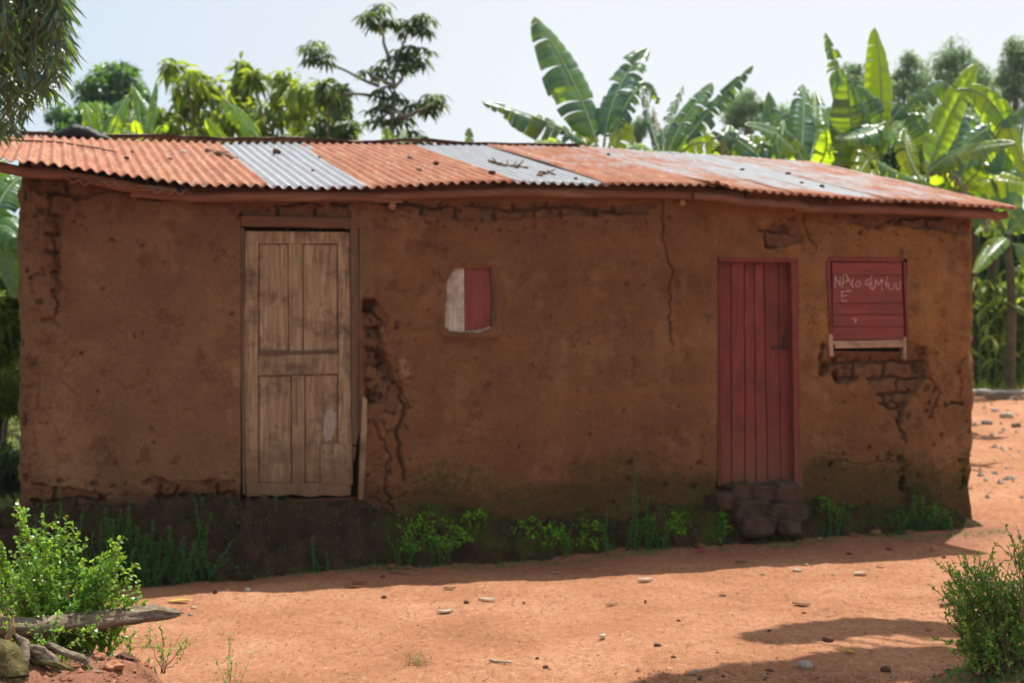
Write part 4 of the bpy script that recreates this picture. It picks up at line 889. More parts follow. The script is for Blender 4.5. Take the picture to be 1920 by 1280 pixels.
# --- far grey green trees at the right
for (px, py, rx, rz_, D, sd_, lb) in ((1612, 150, 30, 60, 46, 1, 'far grey green tree, smallest, left of the bright upright banana leaf'), (1700, 185, 55, 100, 44, 2, 'far grey green tree right of the bright upright banana leaf'),
                               (1790, 150, 70, 85, 45, 3, 'far grey green round topped tree near the right side'), (1905, 150, 45, 100, 42, 4, 'tall far grey green tree cut by the right edge of the photo'),
                               (1845, 210, 60, 80, 46, 5, 'low far grey green tree between the two tallest far trees'), (1395, 205, 40, 42, 50, 6, 'palest hazy tree behind the torn banana leaves'), (1475, 225, 30, 36, 52, 7, 'small pale hazy tree behind the blunt banana leaf'),
                               (1740, 250, 110, 60, 40, 8, 'low dark tree mass behind the banana plants at right'), (1195, 240, 18, 24, 50, 9, 'tiny pale hazy tree top right of the tallest banana leaf')):
    c = at(px, py, D); r = rx/F*D; rz2 = rz_/F*D
    r *= 1.35; tree('far_tree', lb, gb(c[0], D), c, (r, r, rz2), 60 if rx > 35 else 26, 80, .17, .05, 'euc', 60+sd_, .26, tr=.12, group='far trees at the right', shape='cone' if rz_ > 70 else None)

# ------------------------------------------------------------------ banana plants
def banana_leaf(parent, org, P0, P1, P2, W, face, seed, tat=.3, fold=.35, tone=.4, mat='banana', pet=.10, thick=.022, blunt=1.0, label=None, edge=.5):
    rg_ = np.random.default_rng(seed); n = 46; tat = max(tat, .24) if mat == 'banana' and tat > .09 else tat; C = bez(P0, P1, P2, n); t = np.linspace(0, 1, n); T = unit(np.gradient(C, axis=0))
    face = unit(face); Sd = unit(np.cross(T, face)); Nn = np.cross(Sd, T)
    tt = np.clip((t-pet)/(1-pet), 0, 1); wv = W*(np.sin(np.pi*np.clip(tt, 0, 1)**.72)**.5)*(1-.25*tt*(1-blunt)); wv = np.where(t < pet, 0.0, wv); wv[-1] = W*.05
    mb = MB(); tube(mb, C, thick*np.linspace(1, .25, n), 6, tone=.3, mi=1)
    i0f = int(pet*n)
    for side in (-1, 1):
        i = i0f
        while i < n-1:
            st_ = int(rg_.integers(1, 4)) if rg_.random() < tat else int(rg_.integers(5, 11)); i1 = min(n-1, i+st_)
            if n-1-i1 < 2: i1 = n-1
            gap = (.04+.28*rg_.random()*tat)*(1 if tat > .05 else 0); th = fold+rg_.normal(0, .10+.35*tat); ln = 1-(.4*rg_.random()*tat if rg_.random() < tat*1.2 else 0)
            hang = max(0, rg_.normal(.05+.5*tat, .25*tat+.02)); ks = np.arange(i, i1+1); m_ = len(ks); tm = (t[i]+t[i1])/2; NL = 6
            fr = np.linspace(0, 1, NL); V = np.zeros((m_, NL, 3)); tnv = np.zeros((m_, NL)); s_tone = tone+rg_.normal(0, .14); vr = rg_.normal(0, .10, m_)
            for q, k in enumerate(ks):
                for l, f in enumerate(fr):
                    tk = t[k]+(tm-t[k])*gap*f*f; tk = min(tk, 1); kk = tk*(n-1); a0 = int(kk); a1 = min(n-1, a0+1); fr_ = kk-a0
                    c = C[a0]*(1-fr_)+C[a1]*fr_; w_ = (wv[k])*f*ln
                    ang = th-edge*f*f*1.2+.04*math.sin(k*1.9+seed)
                    p = c+side*Sd[k]*w_*math.cos(ang)+Nn[k]*w_*math.sin(ang)+T[k]*w_*.28*f
                    p[2] -= hang*w_*f*f*.9; V[q, l] = p; tnv[q, l] = s_tone+vr[q]
            a, b = np.meshgrid(np.arange(m_-1), np.arange(NL-1), indexing='ij')
            mb.add(V.reshape(-1, 3), np.stack([a*NL+b, (a+1)*NL+b, (a+1)*NL+b+1, a*NL+b+1], -1).reshape(-1, 4), np.clip(tnv, 0, 1).ravel())
            i = i1
    o = mb.build('leaf', [M[mat], M['rib']], parent, org, True)
    if label: o['label'] = label
    return o
def banana(label, px, D, htop, lv, seed, group='banana plants', r=.11, basepx=None):
    """lv: base px,py, ctrl px,py, tip px,py, width px, depth shift of the tip, face, tat, fold, tone, mat"""
    rg_ = np.random.default_rng(seed); X = at(px, 0, D)[0]; b = gb(X, D); t = empty('banana_plant', b, label, 'banana plant', group)
    top = at(px+rg_.uniform(-6, 6), htop, D); mb = MB(); P = bez(b, (np.array(b)+top)/2+rg_.normal(0, .05, 3), top, 12); tube(mb, P, np.linspace(r, r*.55, 12), 10, bump=.05, rng=rg_); mb.build('stem', M['bstem'], t, b, True)
    for q, l in enumerate(lv):
        (bx, by, cx, cy, tx, ty, W, dz, fc, tat, fold, tn) = l[:12]; mt = l[12] if len(l) > 12 else 'banana'
        P0 = at(bx, by, D); P0 = np.array([top[0]+(P0[0]-top[0])*.9, D, P0[2]]); P1 = at(cx, cy, D+dz*.4); P2 = at(tx, ty, D+dz)
        banana_leaf(t, b, P0, P1, P2, W/F*D, fc, seed*50+q, tat, fold, tn, mt)
    return t
FC = (0.1, -1, .25); FL = (-.5, -1, .5); FR = (.6, -1, .4); FU = (0, -.5, 1); FD = (0.1, -1, -.4)
banana('tallest banana plant with a broad upright pale ribbed leaf and a torn arching leaf', 1130, 18.2, 300, [
 (1122, 285, 1085, 150, 1003, 32, 47, .5, FR, .12, .22, .22), (1132, 280, 1142, 160, 1214, 92, 36, .8, (-.6, -1, .2), .3, .5, .12), (1105, 280, 1050, 225, 903, 190, 33, -.4, (.1, -.6, 1), .85, .15, .15),
 (1140, 285, 1200, 100, 1236, 195, 20, .5, FC, .9, .3, .15), (1085, 300, 1050, 250, 1000, 275, 24, -1.2, FU, .2, .4, .7), (1150, 290, 1175, 240, 1168, 215, 26, .5, FC, .3, .4, .8), (1110, 300, 1105, 260, 1075, 225, 22, .6, FC, .3, .3, .9)], 1)
banana('banana plant with three narrow torn leaves pointing up right', 1250, 19.5, 310, [
 (1240, 300, 1250, 230, 1282, 160, 17, 1, FR, .95, .1, .1), (1250, 300, 1270, 230, 1335, 155, 28, .6, (-.4, -1, .3), .5, .4, .3), (1262, 300, 1320, 210, 1412, 123, 23, .4, (.2, -.8, .8), .95, .1, .15),
 (1240, 300, 1215, 230, 1205, 160, 14, .8, FC, .95, .2, .1), (1270, 300, 1300, 250, 1345, 275, 30, -.6, FL, .5, .4, .8), (1240, 305, 1200, 250, 1150, 285, 24, -.8, FU, .3, .4, .6), (1262, 300, 1290, 240, 1310, 215, 22, .8, FC, .5, .4, .85), (1250, 300, 1230, 240, 1225, 200, 10, .9, FC, .9, .2, .5, 'dry')], 2)
banana('banana plant with a blunt wide leaf and a long leaf arching down to the left', 1490, 18.4, 330, [
 (1500, 320, 1510, 230, 1505, 158, 30, .8, FC, .15, .25, .25), (1520, 320, 1535, 240, 1528, 172, 26, 1, (-.3, -1, .5), .15, .3, .5), (1530, 320, 1470, 240, 1398, 235, 30, -1, (-.2, -1, .7), .15, .5, .35),
 (1470, 320, 1440, 240, 1441, 172, 22, .4, FL, .6, .3, .3), (1480, 320, 1460, 270, 1470, 225, 22, 1, FR, .4, .3, .5), (1520, 330, 1560, 290, 1548, 240, 26, -.3, FR, .3, .4, .8), (1460, 330, 1400, 270, 1360, 250, 34, .5, FL, .3, .2, .05), (1450, 330, 1390, 300, 1340, 300, 20, -.5, FU, .4, .3, .4)], 3)
banana('banana plant with the bright yellow upright leaf and a torn leaf beside it', 1650, 17.4, 330, [
 (1648, 330, 1690, 300, 1672, 385, 14, -.3, FC, .9, .3, .5, 'dry'), (1610, 330, 1570, 280, 1565, 340, 12, -.5, FC, .9, .3, .3, 'dry'), (1640, 320, 1665, 180, 1640, 52, 33, .6, (.1, -1, -.2), .08, .08, 1.0), (1625, 330, 1590, 190, 1548, 62, 25, .3, (-.3, -1, .1), .85, .2, .35), (1600, 350, 1600, 250, 1588, 150, 42, -.3, (0, -1, .3), .08, .12, .12),
 (1640, 320, 1640, 220, 1605, 160, 32, .2, FL, .2, .2, .3), (1668, 235, 1700, 180, 1775, 152, 30, -.2, (.1, -.7, .9), .75, .1, .15), (1650, 310, 1640, 270, 1610, 330, 36, -.8, FR, .2, .2, .85), (1660, 230, 1630, 250, 1570, 260, 32, -.6, FL, .2, .2, .2)], 4)
banana('banana plant at the right with a long leaf edged in sunlit yellow green', 1740, 16.6, 350, [
 (1745, 330, 1800, 300, 1815, 380, 15, -.6, FC, .9, .3, .5, 'dry'), (1738, 330, 1770, 220, 1832, 122, 33, .5, (.5, -1, .2), .08, .35, .75), (1800, 170, 1870, 150, 1925, 330, 30, -.3, (.3, -1, .2), .3, .4, .7), (1745, 330, 1800, 270, 1925, 198, 28, -.2, (.1, -.6, 1), .8, .1, .12),
 (1735, 330, 1790, 270, 1905, 268, 25, -.6, (0, -.9, .8), .08, .5, .4), (1725, 340, 1690, 280, 1700, 240, 24, .5, FC, .4, .3, .8), (1740, 340, 1745, 270, 1760, 220, 20, .8, FC, .5, .3, .2), (1720, 340, 1690, 330, 1640, 300, 30, -.4, FU, .4, .3, .3)], 5)
banana('banana plant right of the house corner with a bare stem and a grey arching leaf', 1888, 21.2, 440, [
 (1886, 450, 1880, 430, 1826, 512, 20, -.8, (0, -.6, 1), .15, .3, .6), (1888, 440, 1850, 350, 1850, 440, 16, -.4, FC, .9, .3, .4, 'dry'), (1888, 450, 1910, 380, 1990, 420, 26, .2, FC, .4, .3, .3), (1888, 450, 1860, 380, 1830, 340, 24, .3, FL, .4, .3, .7), (1888, 450, 1900, 360, 1930, 300, 30, .4, FR, .3, .3, .5),
 (1886, 450, 1840, 400, 1780, 330, 26, .6, FC, .4, .3, .3), (1890, 455, 1950, 470, 1960, 560, 24, -.3, FC, .5, .4, .5), (1884, 452, 1850, 410, 1830, 440, 16, -.4, FL, .5, .3, .8)], 6, r=.09)
banana('banana plant behind the far right tops with dark crossing leaves', 1860, 22.0, 350, [
 (1860, 350, 1850, 260, 1800, 220, 36, .3, FL, .3, .3, .2), (1860, 350, 1880, 260, 1915, 240, 36, .4, FR, .3, .3, .5), (1860, 350, 1800, 310, 1745, 330, 34, -.3, FU, .3, .3, .7), (1865, 350, 1920, 300, 1960, 330, 34, -.3, FU, .3, .3, .6), (1860, 360, 1850, 320, 1815, 345, 24, -.5, FC, .4, .3, .9), (1866, 360, 1890, 310, 1880, 260, 26, .2, FC, .3, .3, .9)], 7)
banana('banana plant in shade behind the right roof slope, between the taller ones', 1565, 20.0, 340, [
 (1565, 340, 1540, 260, 1490, 260, 36, .3, FL, .3, .2, .15), (1565, 340, 1580, 270, 1640, 260, 36, .3, FR, .2, .2, .2), (1560, 340, 1550, 260, 1556, 200, 32, .5, FC, .3, .3, .3), (1570, 345, 1620, 310, 1680, 330, 36, -.3, FU, .3, .2, .4), (1560, 345, 1500, 310, 1450, 320, 30, -.3, FU, .3, .3, .6)], 8)
banana('low banana plant between the torn leaved plant and the blunt leaved one', 1380, 20.5, 320, [
 (1380, 320, 1360, 260, 1320, 250, 30, .3, FL, .4, .3, .2), (1380, 320, 1400, 265, 1430, 262, 30, .3, FR, .4, .3, .6), (1380, 320, 1375, 260, 1370, 235, 30, .4, FC, .4, .3, .3), (1380, 320, 1340, 280, 1300, 300, 26, -.3, FU, .4, .3, .8), (1385, 325, 1420, 290, 1455, 310, 26, -.3, FU, .4, .3, .3), (1380, 325, 1365, 290, 1352, 262, 12, 0, FC, .8, .3, .5, 'dry')], 9)
banana('banana plant with wide dark leaves crossing behind the long yellow edged one', 1790, 18.2, 360, [
 (1790, 360, 1760, 260, 1700, 215, 40, .3, FL, .3, .2, .15), (1790, 360, 1830, 250, 1900, 230, 40, .3, FR, .3, .2, .3), (1790, 360, 1800, 260, 1790, 190, 38, .5, FC, .3, .3, .1), (1790, 370, 1730, 310, 1660, 340, 38, -.3, FU, .3, .3, .5), (1790, 370, 1850, 310, 1925, 350, 36, -.3, FU, .3, .3, .9), (1790, 370, 1770, 320, 1750, 285, 30, -.6, FC, .3, .3, .95), (1790, 375, 1820, 330, 1850, 310, 26, -.7, FC, .4, .3, .2)], 16)
banana('banana plant with drooping dark leaves in the gap left of the yellow upright leaf', 1540, 18.8, 345, [
 (1540, 345, 1500, 280, 1440, 290, 34, .3, FU, .3, .2, .2), (1540, 345, 1560, 260, 1620, 235, 36, .3, FR, .3, .2, .1), (1540, 345, 1545, 280, 1540, 215, 34, .5, FC, .3, .3, .15), (1540, 350, 1580, 310, 1640, 345, 34, -.3, FU, .3, .3, .9), (1535, 350, 1510, 300, 1480, 275, 26, -.4, FC, .3, .3, .9)], 17)
banana('banana plant of mixed dark and lit leaves behind the lowest corner of the roof', 1830, 21.8, 420, [
 (1830, 420, 1800, 330, 1750, 330, 40, .3, FL, .3, .2, .2), (1830, 420, 1870, 330, 1930, 340, 40, .3, FR, .3, .2, .6), (1830, 420, 1835, 330, 1840, 280, 38, .5, FC, .3, .3, .3), (1830, 430, 1880, 390, 1920, 430, 36, -.3, FU, .3, .3, .9), (1830, 420, 1790, 370, 1770, 390, 36, -.3, FU, .3, .3, .5)], 18)
# left side
banana('low banana plant with a yellowing leaf behind the left end of the roof', 190, 18.5, 275, [
 (185, 275, 168, 230, 158, 192, 16, .3, FC, .2, .3, .95), (190, 275, 185, 215, 178, 190, 13, .3, FL, .3, .3, .9), (200, 275, 215, 215, 240, 180, 20, .4, FR, .4, .3, .4), (200, 275, 225, 240, 250, 250, 20, -.4, FU, .3, .3, .7), (195, 275, 150, 245, 105, 250, 18, -.4, FU, .4, .3, .3), (195, 280, 215, 240, 222, 215, 16, 0, FC, .3, .3, .6)], 10)
banana('banana plant with one slim upright leaf behind the left orange sheets', 275, 19.5, 275, [
 (280, 275, 284, 210, 294, 155, 8, .3, FC, .1, .5, .6), (270, 275, 262, 210, 245, 160, 20, .4, FL, .4, .2, .5), (265, 275, 255, 250, 253, 226, 13, -.2, FC, .1, .3, 1.), (280, 275, 300, 235, 312, 230, 16, -.3, FU, .4, .3, .4), (270, 275, 232, 240, 212, 232, 16, -.3, FU, .4, .3, .6)], 11)
banana('banana plant with a broad grey green leaf leaning left above the first silver sheet', 485, 17.3, 300, [
 (500, 285, 468, 230, 418, 185, 24, -.2, (.5, -.8, .8), .1, .15, .6), (440, 285, 410, 260, 386, 222, 15, -.3, (.4, -1, .4), .08, .4, .9), (500, 290, 530, 262, 545, 250, 14, .2, FC, .4, .3, .3)], 12)
banana('banana plant barely topping the ridge below the umbrella tree', 745, 17.6, 290, [
 (740, 285, 725, 255, 722, 238, 12, 0, FC, .3, .4, .4), (745, 285, 770, 255, 795, 256, 12, -.2, FU, .3, .4, .3), (745, 285, 752, 262, 760, 240, 10, .3, FC, .3, .4, .6)], 13)
banana('banana plant tip showing just above the ridge in the middle of the roof', 880, 18.0, 290, [
 (882, 285, 878, 262, 880, 240, 10, 0, FC, .4, .4, .25), (878, 285, 850, 262, 822, 268, 8, -.2, FU, .5, .4, .2), (885, 285, 905, 266, 925, 268, 7, -.2, FU, .5, .4, .2)], 14)
banana('banana plant left of the house with broad shaded leaves', -20, 14.5, 420, [
 (-20, 440, 0, 350, 45, 330, 34, .5, FR, .3, .3, .4), (-20, 440, 10, 400, 50, 470, 32, -.3, FR, .3, .3, .6), (-20, 440, 10, 420, 30, 560, 30, -.3, FC, .3, .3, .5), (-20, 440, -20, 350, 10, 300, 34, .5, FR, .3, .3, .7), (-20, 440, -60, 350, -120, 380, 34, .5, FL, .3, .3, .7), (-25, 440, 30, 450, 50, 420, 20, .2, FU, .3, .3, .9)], 15)

# undergrowth closing the view beside the house
def bush(label, px, py, D, rx, rz_, seed, mat='yleaf', L=.16, W=.06, n=26, nl=70, group='bushes behind the house'):
    c = at(px, py, D); return tree('bush', label, gb(c[0], D), c, (rx/F*D, .6, rz_/F*D), n, nl, L, W, mat, seed, .34, tr=.04, group=group, cat='bush', limbs=5)
bush('bright leafy bush behind the right corner, directly beside the wall', 1845, 610, 22.0, 34, 110, 201, 'yleaf', n=34); bush('bright leafy bush at the right edge behind the lying pole', 1915, 600, 22.2, 44, 120, 202, 'yleaf', n=34)
bush('darker bush above the bright ones at the right edge', 1880, 480, 25, 90, 120, 203, 'darkleaf', n=60, nl=110); bush('dark bush far back at the right edge, lowest of the row', 1890, 650, 24, 110, 90, 204, 'darkleaf', n=60, nl=110)
bush('dark bush behind the roof among the right hand banana plants', 1720, 330, 24, 150, 90, 205, 'darkleaf', n=80, nl=110); bush('dark bush low behind the roof between two banana plants', 1420, 310, 24, 150, 50, 206, 'darkleaf', n=50)
bush('leafy bush at the left edge beside the house wall', 10, 600, 15.5, 40, 150, 207, 'yleaf', n=34); bush('dark bush at the left edge behind the leafy one', -10, 480, 18, 70, 180, 208, 'darkleaf', n=34)
bush('low mixed bush showing above the ridge at left', 350, 268, 23, 120, 26, 209, 'yleaf', n=30); bush('low green bush above the ridge beside the umbrella tree', 590, 262, 23, 70, 20, 210, 'yleaf', n=18)
bush('bright weeds like bush low at the left edge', 10, 735, 15.0, 34, 40, 211, 'yleaf', L=.10, W=.03); 
bush('dark low bush standing in for the house shade left of the house foot', -20, 880, 11.6, 60, 60, 212, 'darkleaf', L=.08, W=.03, n=30)  # dark bush put over ground that lies in the house's shade
# young maize like stems behind the right corner
rg = np.random.default_rng(15)
for q, (px, hh) in enumerate(((1838, 520), (1852, 560), (1866, 500), (1902, 540), (1914, 580))):
    D = 21.3+q*.15; X = at(px, 0, D)[0]; b = gb(X, D); t = empty('maize_plant', b, ['maize plant closest to the house wall', 'short maize plant second from the house wall', 'maize plant left of the bare banana stem', 'maize plant right of the bare banana stem', 'short maize plant cut by the right edge'][q]+', bright green strap leaves', 'maize plant', 'maize plants behind the house corner')
    top = at(px, hh, D); mb = MB(); tube(mb, bez(b, (np.array(b)+top)/2+rg.normal(0, .02, 3), top, 6), np.linspace(.018, .008, 6), 6); mb.build('stem', M['weed'], t, b, True)
    for k in range(8):
        z = b[2]+(top[2]-b[2])*(.2+.1*k); a = k*2.4+q; d = np.array([math.cos(a), math.sin(a), 0]); P0 = np.array([X, D, z]); L_ = rg.uniform(.4, .65)
        banana_leaf(t, b, P0, P0+d*L_*.5+np.array([0, 0, .35]), P0+d*L_+np.array([0, 0, -.05]), .04, (0, -.4, 1), 900+q*10+k, .0, .3, rg.uniform(.4, 1), 'yleaf', .03, .004)
# the pole lying behind the house corner
stick('lying_pole', [at(1790, 733, 20.5), at(1850, 735, 20.5), at(1990, 738, 20.5)], .055, 'plank', 'pale grey pole lying on the ground behind the right corner of the house', 'pole')
a = at(1775, 748, 20.3); stick('lying_pole', [at(1850, 747, 20.2), at(1990, 750, 20.2)], .045, 'twig', 'dark brown pole lying in front of the pale grey pole', 'pole', seed=4)
for q, (px, py, r, lb) in enumerate(((1888, 776, 12, 'pale rounded rock in the rubble behind the house corner'), (1850, 790, 9, 'grey rock in the rubble nearest the wall'), (1905, 795, 8, 'small brown rock in the rubble at the right edge'), (1866, 768, 7, 'small pale rock just below the lying pole'))):
    p = G(px, py+r*.5); sc = p[1]/F; rock('rock', ['paper', 'greystone', 'stone', 'greystone'][q], p, (r*2.2*sc, r*1.6*sc, r*1.3*sc), 300+q, lb, 'rock', 'rocks in the rubble heap')

# ------------------------------------------------------------------ drooping tree, top left
D = 8.6; rg = np.random.default_rng(88); b0 = (-4.6, 8.4, float(gfine(np.array([-4.6]), np.array([8.4]))[0])-.05)
t = empty('drooping_tree', b0, 'tree with long drooping dark leaves hanging in at the top left', 'tree'); mbt = MB(); mbc = MB()
hubp = np.array([-4.3, 8.6, 4.6]); tube(mbt, wob(bez(b0, (-4.9, 8.5, 2.5), hubp, 12), .02, rg), np.linspace(.2, .13, 12), 10)
prof_x = [-400, -100, 0, 40, 80, 118, 132]; prof_y = [330, 290, 275, 262, 205, 160, 110]
for k in range(330):
    px = rg.uniform(-330, 128); ylow = np.interp(px, prof_x, prof_y)*rg.uniform(.35, 1.02) if rg.random() < .8 else np.interp(px, prof_x, prof_y)
    dd = D+rg.uniform(-.7, .7); y0 = rg.uniform(-420, -60) if px < 90 else rg.uniform(-250, 0); a = at(px+rg.uniform(-40, 0), y0, dd); e = at(px, ylow-25, dd)
    m_ = 10; P = bez(a, (a+e)/2+np.array([.05, 0, .06]), e, m_)
    tube(mbt, P, np.linspace(.006, .002, m_), 4, cap=False)
    if k % 6 == 0: tube(mbt, bez(hubp, (hubp+a)/2+np.array([0, 0, .35]), a, 8), np.linspace(.05, .006, 8), 6, cap=False)
    nn = 42; tk = rg.random(nn); pos = np.stack([np.interp(tk, np.linspace(0, 1, m_), P[:, q]) for q in range(3)], 1)
    ax = rdir(rg, nn)*np.array([1.1, .9, .4])+np.array([.1, 0, -.9]); leaves(mbc, pos, ax, rdir(rg, nn)+np.array([0, -.8, .5]), rg.uniform(.06, .17, nn), rg.uniform(.013, .024, nn), .12, np.clip(rg.normal(.4, .3, nn), 0, 1), rg)
mbt.build('trunk', M['bark'], t, b0, True); mbc.build('crown', M['droop'], t, b0)

# tree outside the frame at the right whose crown shades the foreground
def shadow_src(px, py, h):
    g = G(px, py); return np.array([g[0]+SUN.x/SUN.z*h, g[1]+SUN.y/SUN.z*h, g[2]+h])
rg = np.random.default_rng(99); b0 = (5.4, 7.6, 0.0); t = empty('shade_tree', b0, 'broad dense tree just outside the right side of the photo, seen by its shadow', 'tree'); mbt = MB(); mbc = MB()
hubp = np.array([5.2, 8.0, 3.4]); tube(mbt, wob(bez(b0, (5.7, 7.8, 1.8), hubp, 10), .03, rg), np.linspace(.22, .14, 10), 10)
HS = 5.6
ctr = []
for (px, py, r) in ((1445, 1194, .10), (1480, 1190, .14), (1530, 1186, .17), (1580, 1180, .19), (1630, 1177, .19), (1680, 1176, .17), (1730, 1178, .16), (1780, 1182, .17),
                    (1240, 1296, .14), (1300, 1286, .20), (1370, 1280, .24), (1440, 1274, .26), (1510, 1266, .24), (1580, 1252, .25), (1650, 1240, .27), (1720, 1240, .3), (1780, 1255, .3), (1840, 1245, .3), (1900, 1280, .4)):
    ctr.append((shadow_src(px, py, HS), r))
for (X, Y, r) in ((1.0, 5.6, .5), (1.6, 5.3, .5), (2.2, 5.5, .5), (.6, 5.0, .5), (1.2, 4.7, .6), (2.0, 4.6, .6), (2.7, 5.0, .6), (2.9, 5.8, .5), (0, 4.6, .5), (3.3, 6.4, .5)):
    ctr.append((np.array([X+SUN.x/SUN.z*HS, Y+SUN.y/SUN.z*HS, HS]), r))
for k, (c, r) in enumerate(ctr):
    n = int(2600*r*r/.04*.30)+120; d = rdir(rg, n); pos = c+d*r*np.array([1, 1, .5])*rg.random((n, 1))**.4
    leaves(mbc, pos, rdir(rg, n), rdir(rg, n)*.5+np.array([0, 0, 1.]), .12, .07, .2, None, rg)
    tube(mbt, bez(hubp, (hubp+c)/2+np.array([0, 0, .4]), c, 8), np.linspace(.05, .008, 8), 5, cap=False)
mbt.build('trunk', M['bark'], t, b0, True); mbc.build('crown', M['darkleaf'], t, b0)

# ------------------------------------------------------------------ foreground shrubs
def shrub(label, base, tips, seed, nl=34, L=.020, W=.011, tw=.0028, spread=.03, flowers=0, name='shrub', cat='shrub', mat='shrub', group=None, sub=4):
    rg_ = np.random.default_rng(seed); t = empty(name, tuple(base), label, cat, group); ms = MB(); ml = MB(); mf = MB(); base = np.array(base, float)
    for tip in tips:
        tip = np.array(tip, float); b = base+rg_.normal(0, spread, 3)*np.array([1, 1, .0]); mid = (b+tip)/2+rg_.normal(0, .03, 3)+np.array([0, 0, .03])
        P = bez(b, mid, tip, 14); P = wob(P, .004, rg_); tube(ms, P, np.linspace(tw, tw*.35, 14), 5, cap=False)
        paths = [P[4:]]
        for _ in range(sub):
            k = rg_.integers(5, 12); ln = rg_.uniform(.04, .12); d = unit(unit(P[-1]-P[k])*.9+rdir(rg_, 1)[0]*.8+np.array([0, 0, .4])); Q = bez(P[k], P[k]+d*ln*.5, P[k]+d*ln+np.array([0, 0, .01]), 6); tube(ms, Q, tw*.35, 4, cap=False); paths.append(Q)
        for Q in paths:
            ln = np.linalg.norm(np.diff(Q, axis=0), axis=1).sum(); nn = max(6, int(ln/.0075*nl/34)); tk = np.sort(rg_.random(nn)); pos = np.stack([np.interp(tk, np.linspace(0, 1, len(Q)), Q[:, q]) for q in range(3)], 1)
            ax0 = unit(Q[-1]-Q[0]); ax = rdir(rg_, nn)*1.0+ax0*.55+np.array([0, 0, .15]); leaves(ml, pos, ax, rdir(rg_, nn)*.6+np.array([0, -.1, 1.]), L*rg_.uniform(.55, 1.2, nn), W*rg_.uniform(.7, 1.2, nn), .1, np.clip(rg_.normal(.5, .28, nn), 0, 1), rg_)
            if flowers and rg_.random() < flowers:
                p = Q[-1]; 
                for a in range(5): mf_ax = np.array([[math.cos(a*1.256), math.sin(a*1.256), .5]]); leaves(mf, p[None], mf_ax, np.array([[0, 0, 1.]]), .008, .007, 0, None, rg_)
    ms.build('stems', M['twig'], t, tuple(base), True); ml.build('foliage', M[mat], t, tuple(base))
    if mf.n: mf.build('flowers', M['flower'], t, tuple(base))
    return t
rg = np.random.default_rng(200)
def tipset(pts, D, n, rx, ry, dd=.25):
    o = []
    for (px, py) in pts:
        o.append(at(px, py, D+rg.uniform(-.1, .1)))
    return o
Dl = 5.25; b = np.array(G(120, 1232)); b = np.array([at(120, 0, Dl)[0], Dl, float(gfine(np.array([at(120, 0, Dl)[0]]), np.array([Dl]))[0])])
tips = [at(x, y, Dl+rg.uniform(-.12, .12)) for x, y in ((42, 962), (60, 985), (30, 1010), (85, 1010), (125, 968), (118, 1005), (140, 1030), (70, 1045), (232, 1005), (215, 1035), (238, 1040), (185, 1045), (170, 1065), (200, 1075), (150, 1060), (100, 1065),
    (245, 1105), (262, 1112), (225, 1090), (240, 1130), (210, 1110), (180, 1105), (10, 1050), (-5, 1070), (25, 1080), (50, 1090), (130, 1095), (160, 1125), (-20, 1020), (-30, 1100), (90, 1100), (60, 1125), (200, 1140), (15, 1120), (220, 1160), (120, 1135), (-40, 1060), (165, 1155), (40, 1150), (95, 1150))]
shrub('bright sunlit small leaved shrub with tiny yellow flowers over the dead log at lower left', b, tips+[p+rg.normal(0, .03, 3) for p in tips], 1, 44, .023, .0135, flowers=.08, spread=.09, sub=7)
tips = [at(x, y, 5.0+rg.uniform(-.1, .1)) for x, y in ((10, 1170), (40, 1195), (75, 1190), (110, 1180), (150, 1185), (-10, 1150), (60, 1215), (25, 1225), (185, 1175))]
b2 = at(60, 1262, 5.0); shrub('low shoots of small leaves in front of the dead log', b2, tips, 2, 34, spread=.08, sub=4)
Dr = 5.35; br = np.array([at(1868, 0, Dr)[0], Dr, 0]); br[2] = float(gfine(br[:1], br[1:2])[0])
tips = [at(x, y, Dr+rg.uniform(-.12, .12)) for x, y in ((1772, 1062), (1765, 1100), (1790, 1090), (1808, 1040), (1800, 1070), (1825, 1060), (1860, 1038), (1845, 1060), (1870, 1065), (1885, 1080), (1815, 1100), (1835, 1110), (1800, 1130), (1820, 1145), (1800, 1165), (1850, 1130), (1880, 1120), (1905, 1100), (1925, 1080), (1940, 1120),
    (1860, 1160), (1830, 1180), (1900, 1160), (1930, 1050), (1810, 1190), (1850, 1200), (1900, 1200), (1920, 1180), (1890, 1100), (1870, 1095), (1850, 1090), (1915, 1130), (1800, 1215), (1830, 1225), (1860, 1230), (1890, 1235), (1920, 1225), (1815, 1240), (1850, 1250), (1905, 1255), (1780, 1120), (1778, 1150), (1935, 1220), (1940, 1250), (1930, 1150))]
shrub('bushy small leaved shrub on the shaded bank at lower right', br, tips+[p+rg.normal(0, .025, 3) for p in tips], 3, 31, .020, .011, flowers=.05, spread=.05, sub=6)
b4 = at(1925, 1160, 5.15); tips = [at(x, y, 5.2) for x, y in ((1885, 985), (1895, 1005), (1900, 1030), (1915, 1015), (1905, 1050), (1918, 1040), (1930, 990))]
shrub('tall thin yellow tinged shoots at the right edge behind the shrub', b4, tips, 4, 22, flowers=.3, spread=.02, sub=3)
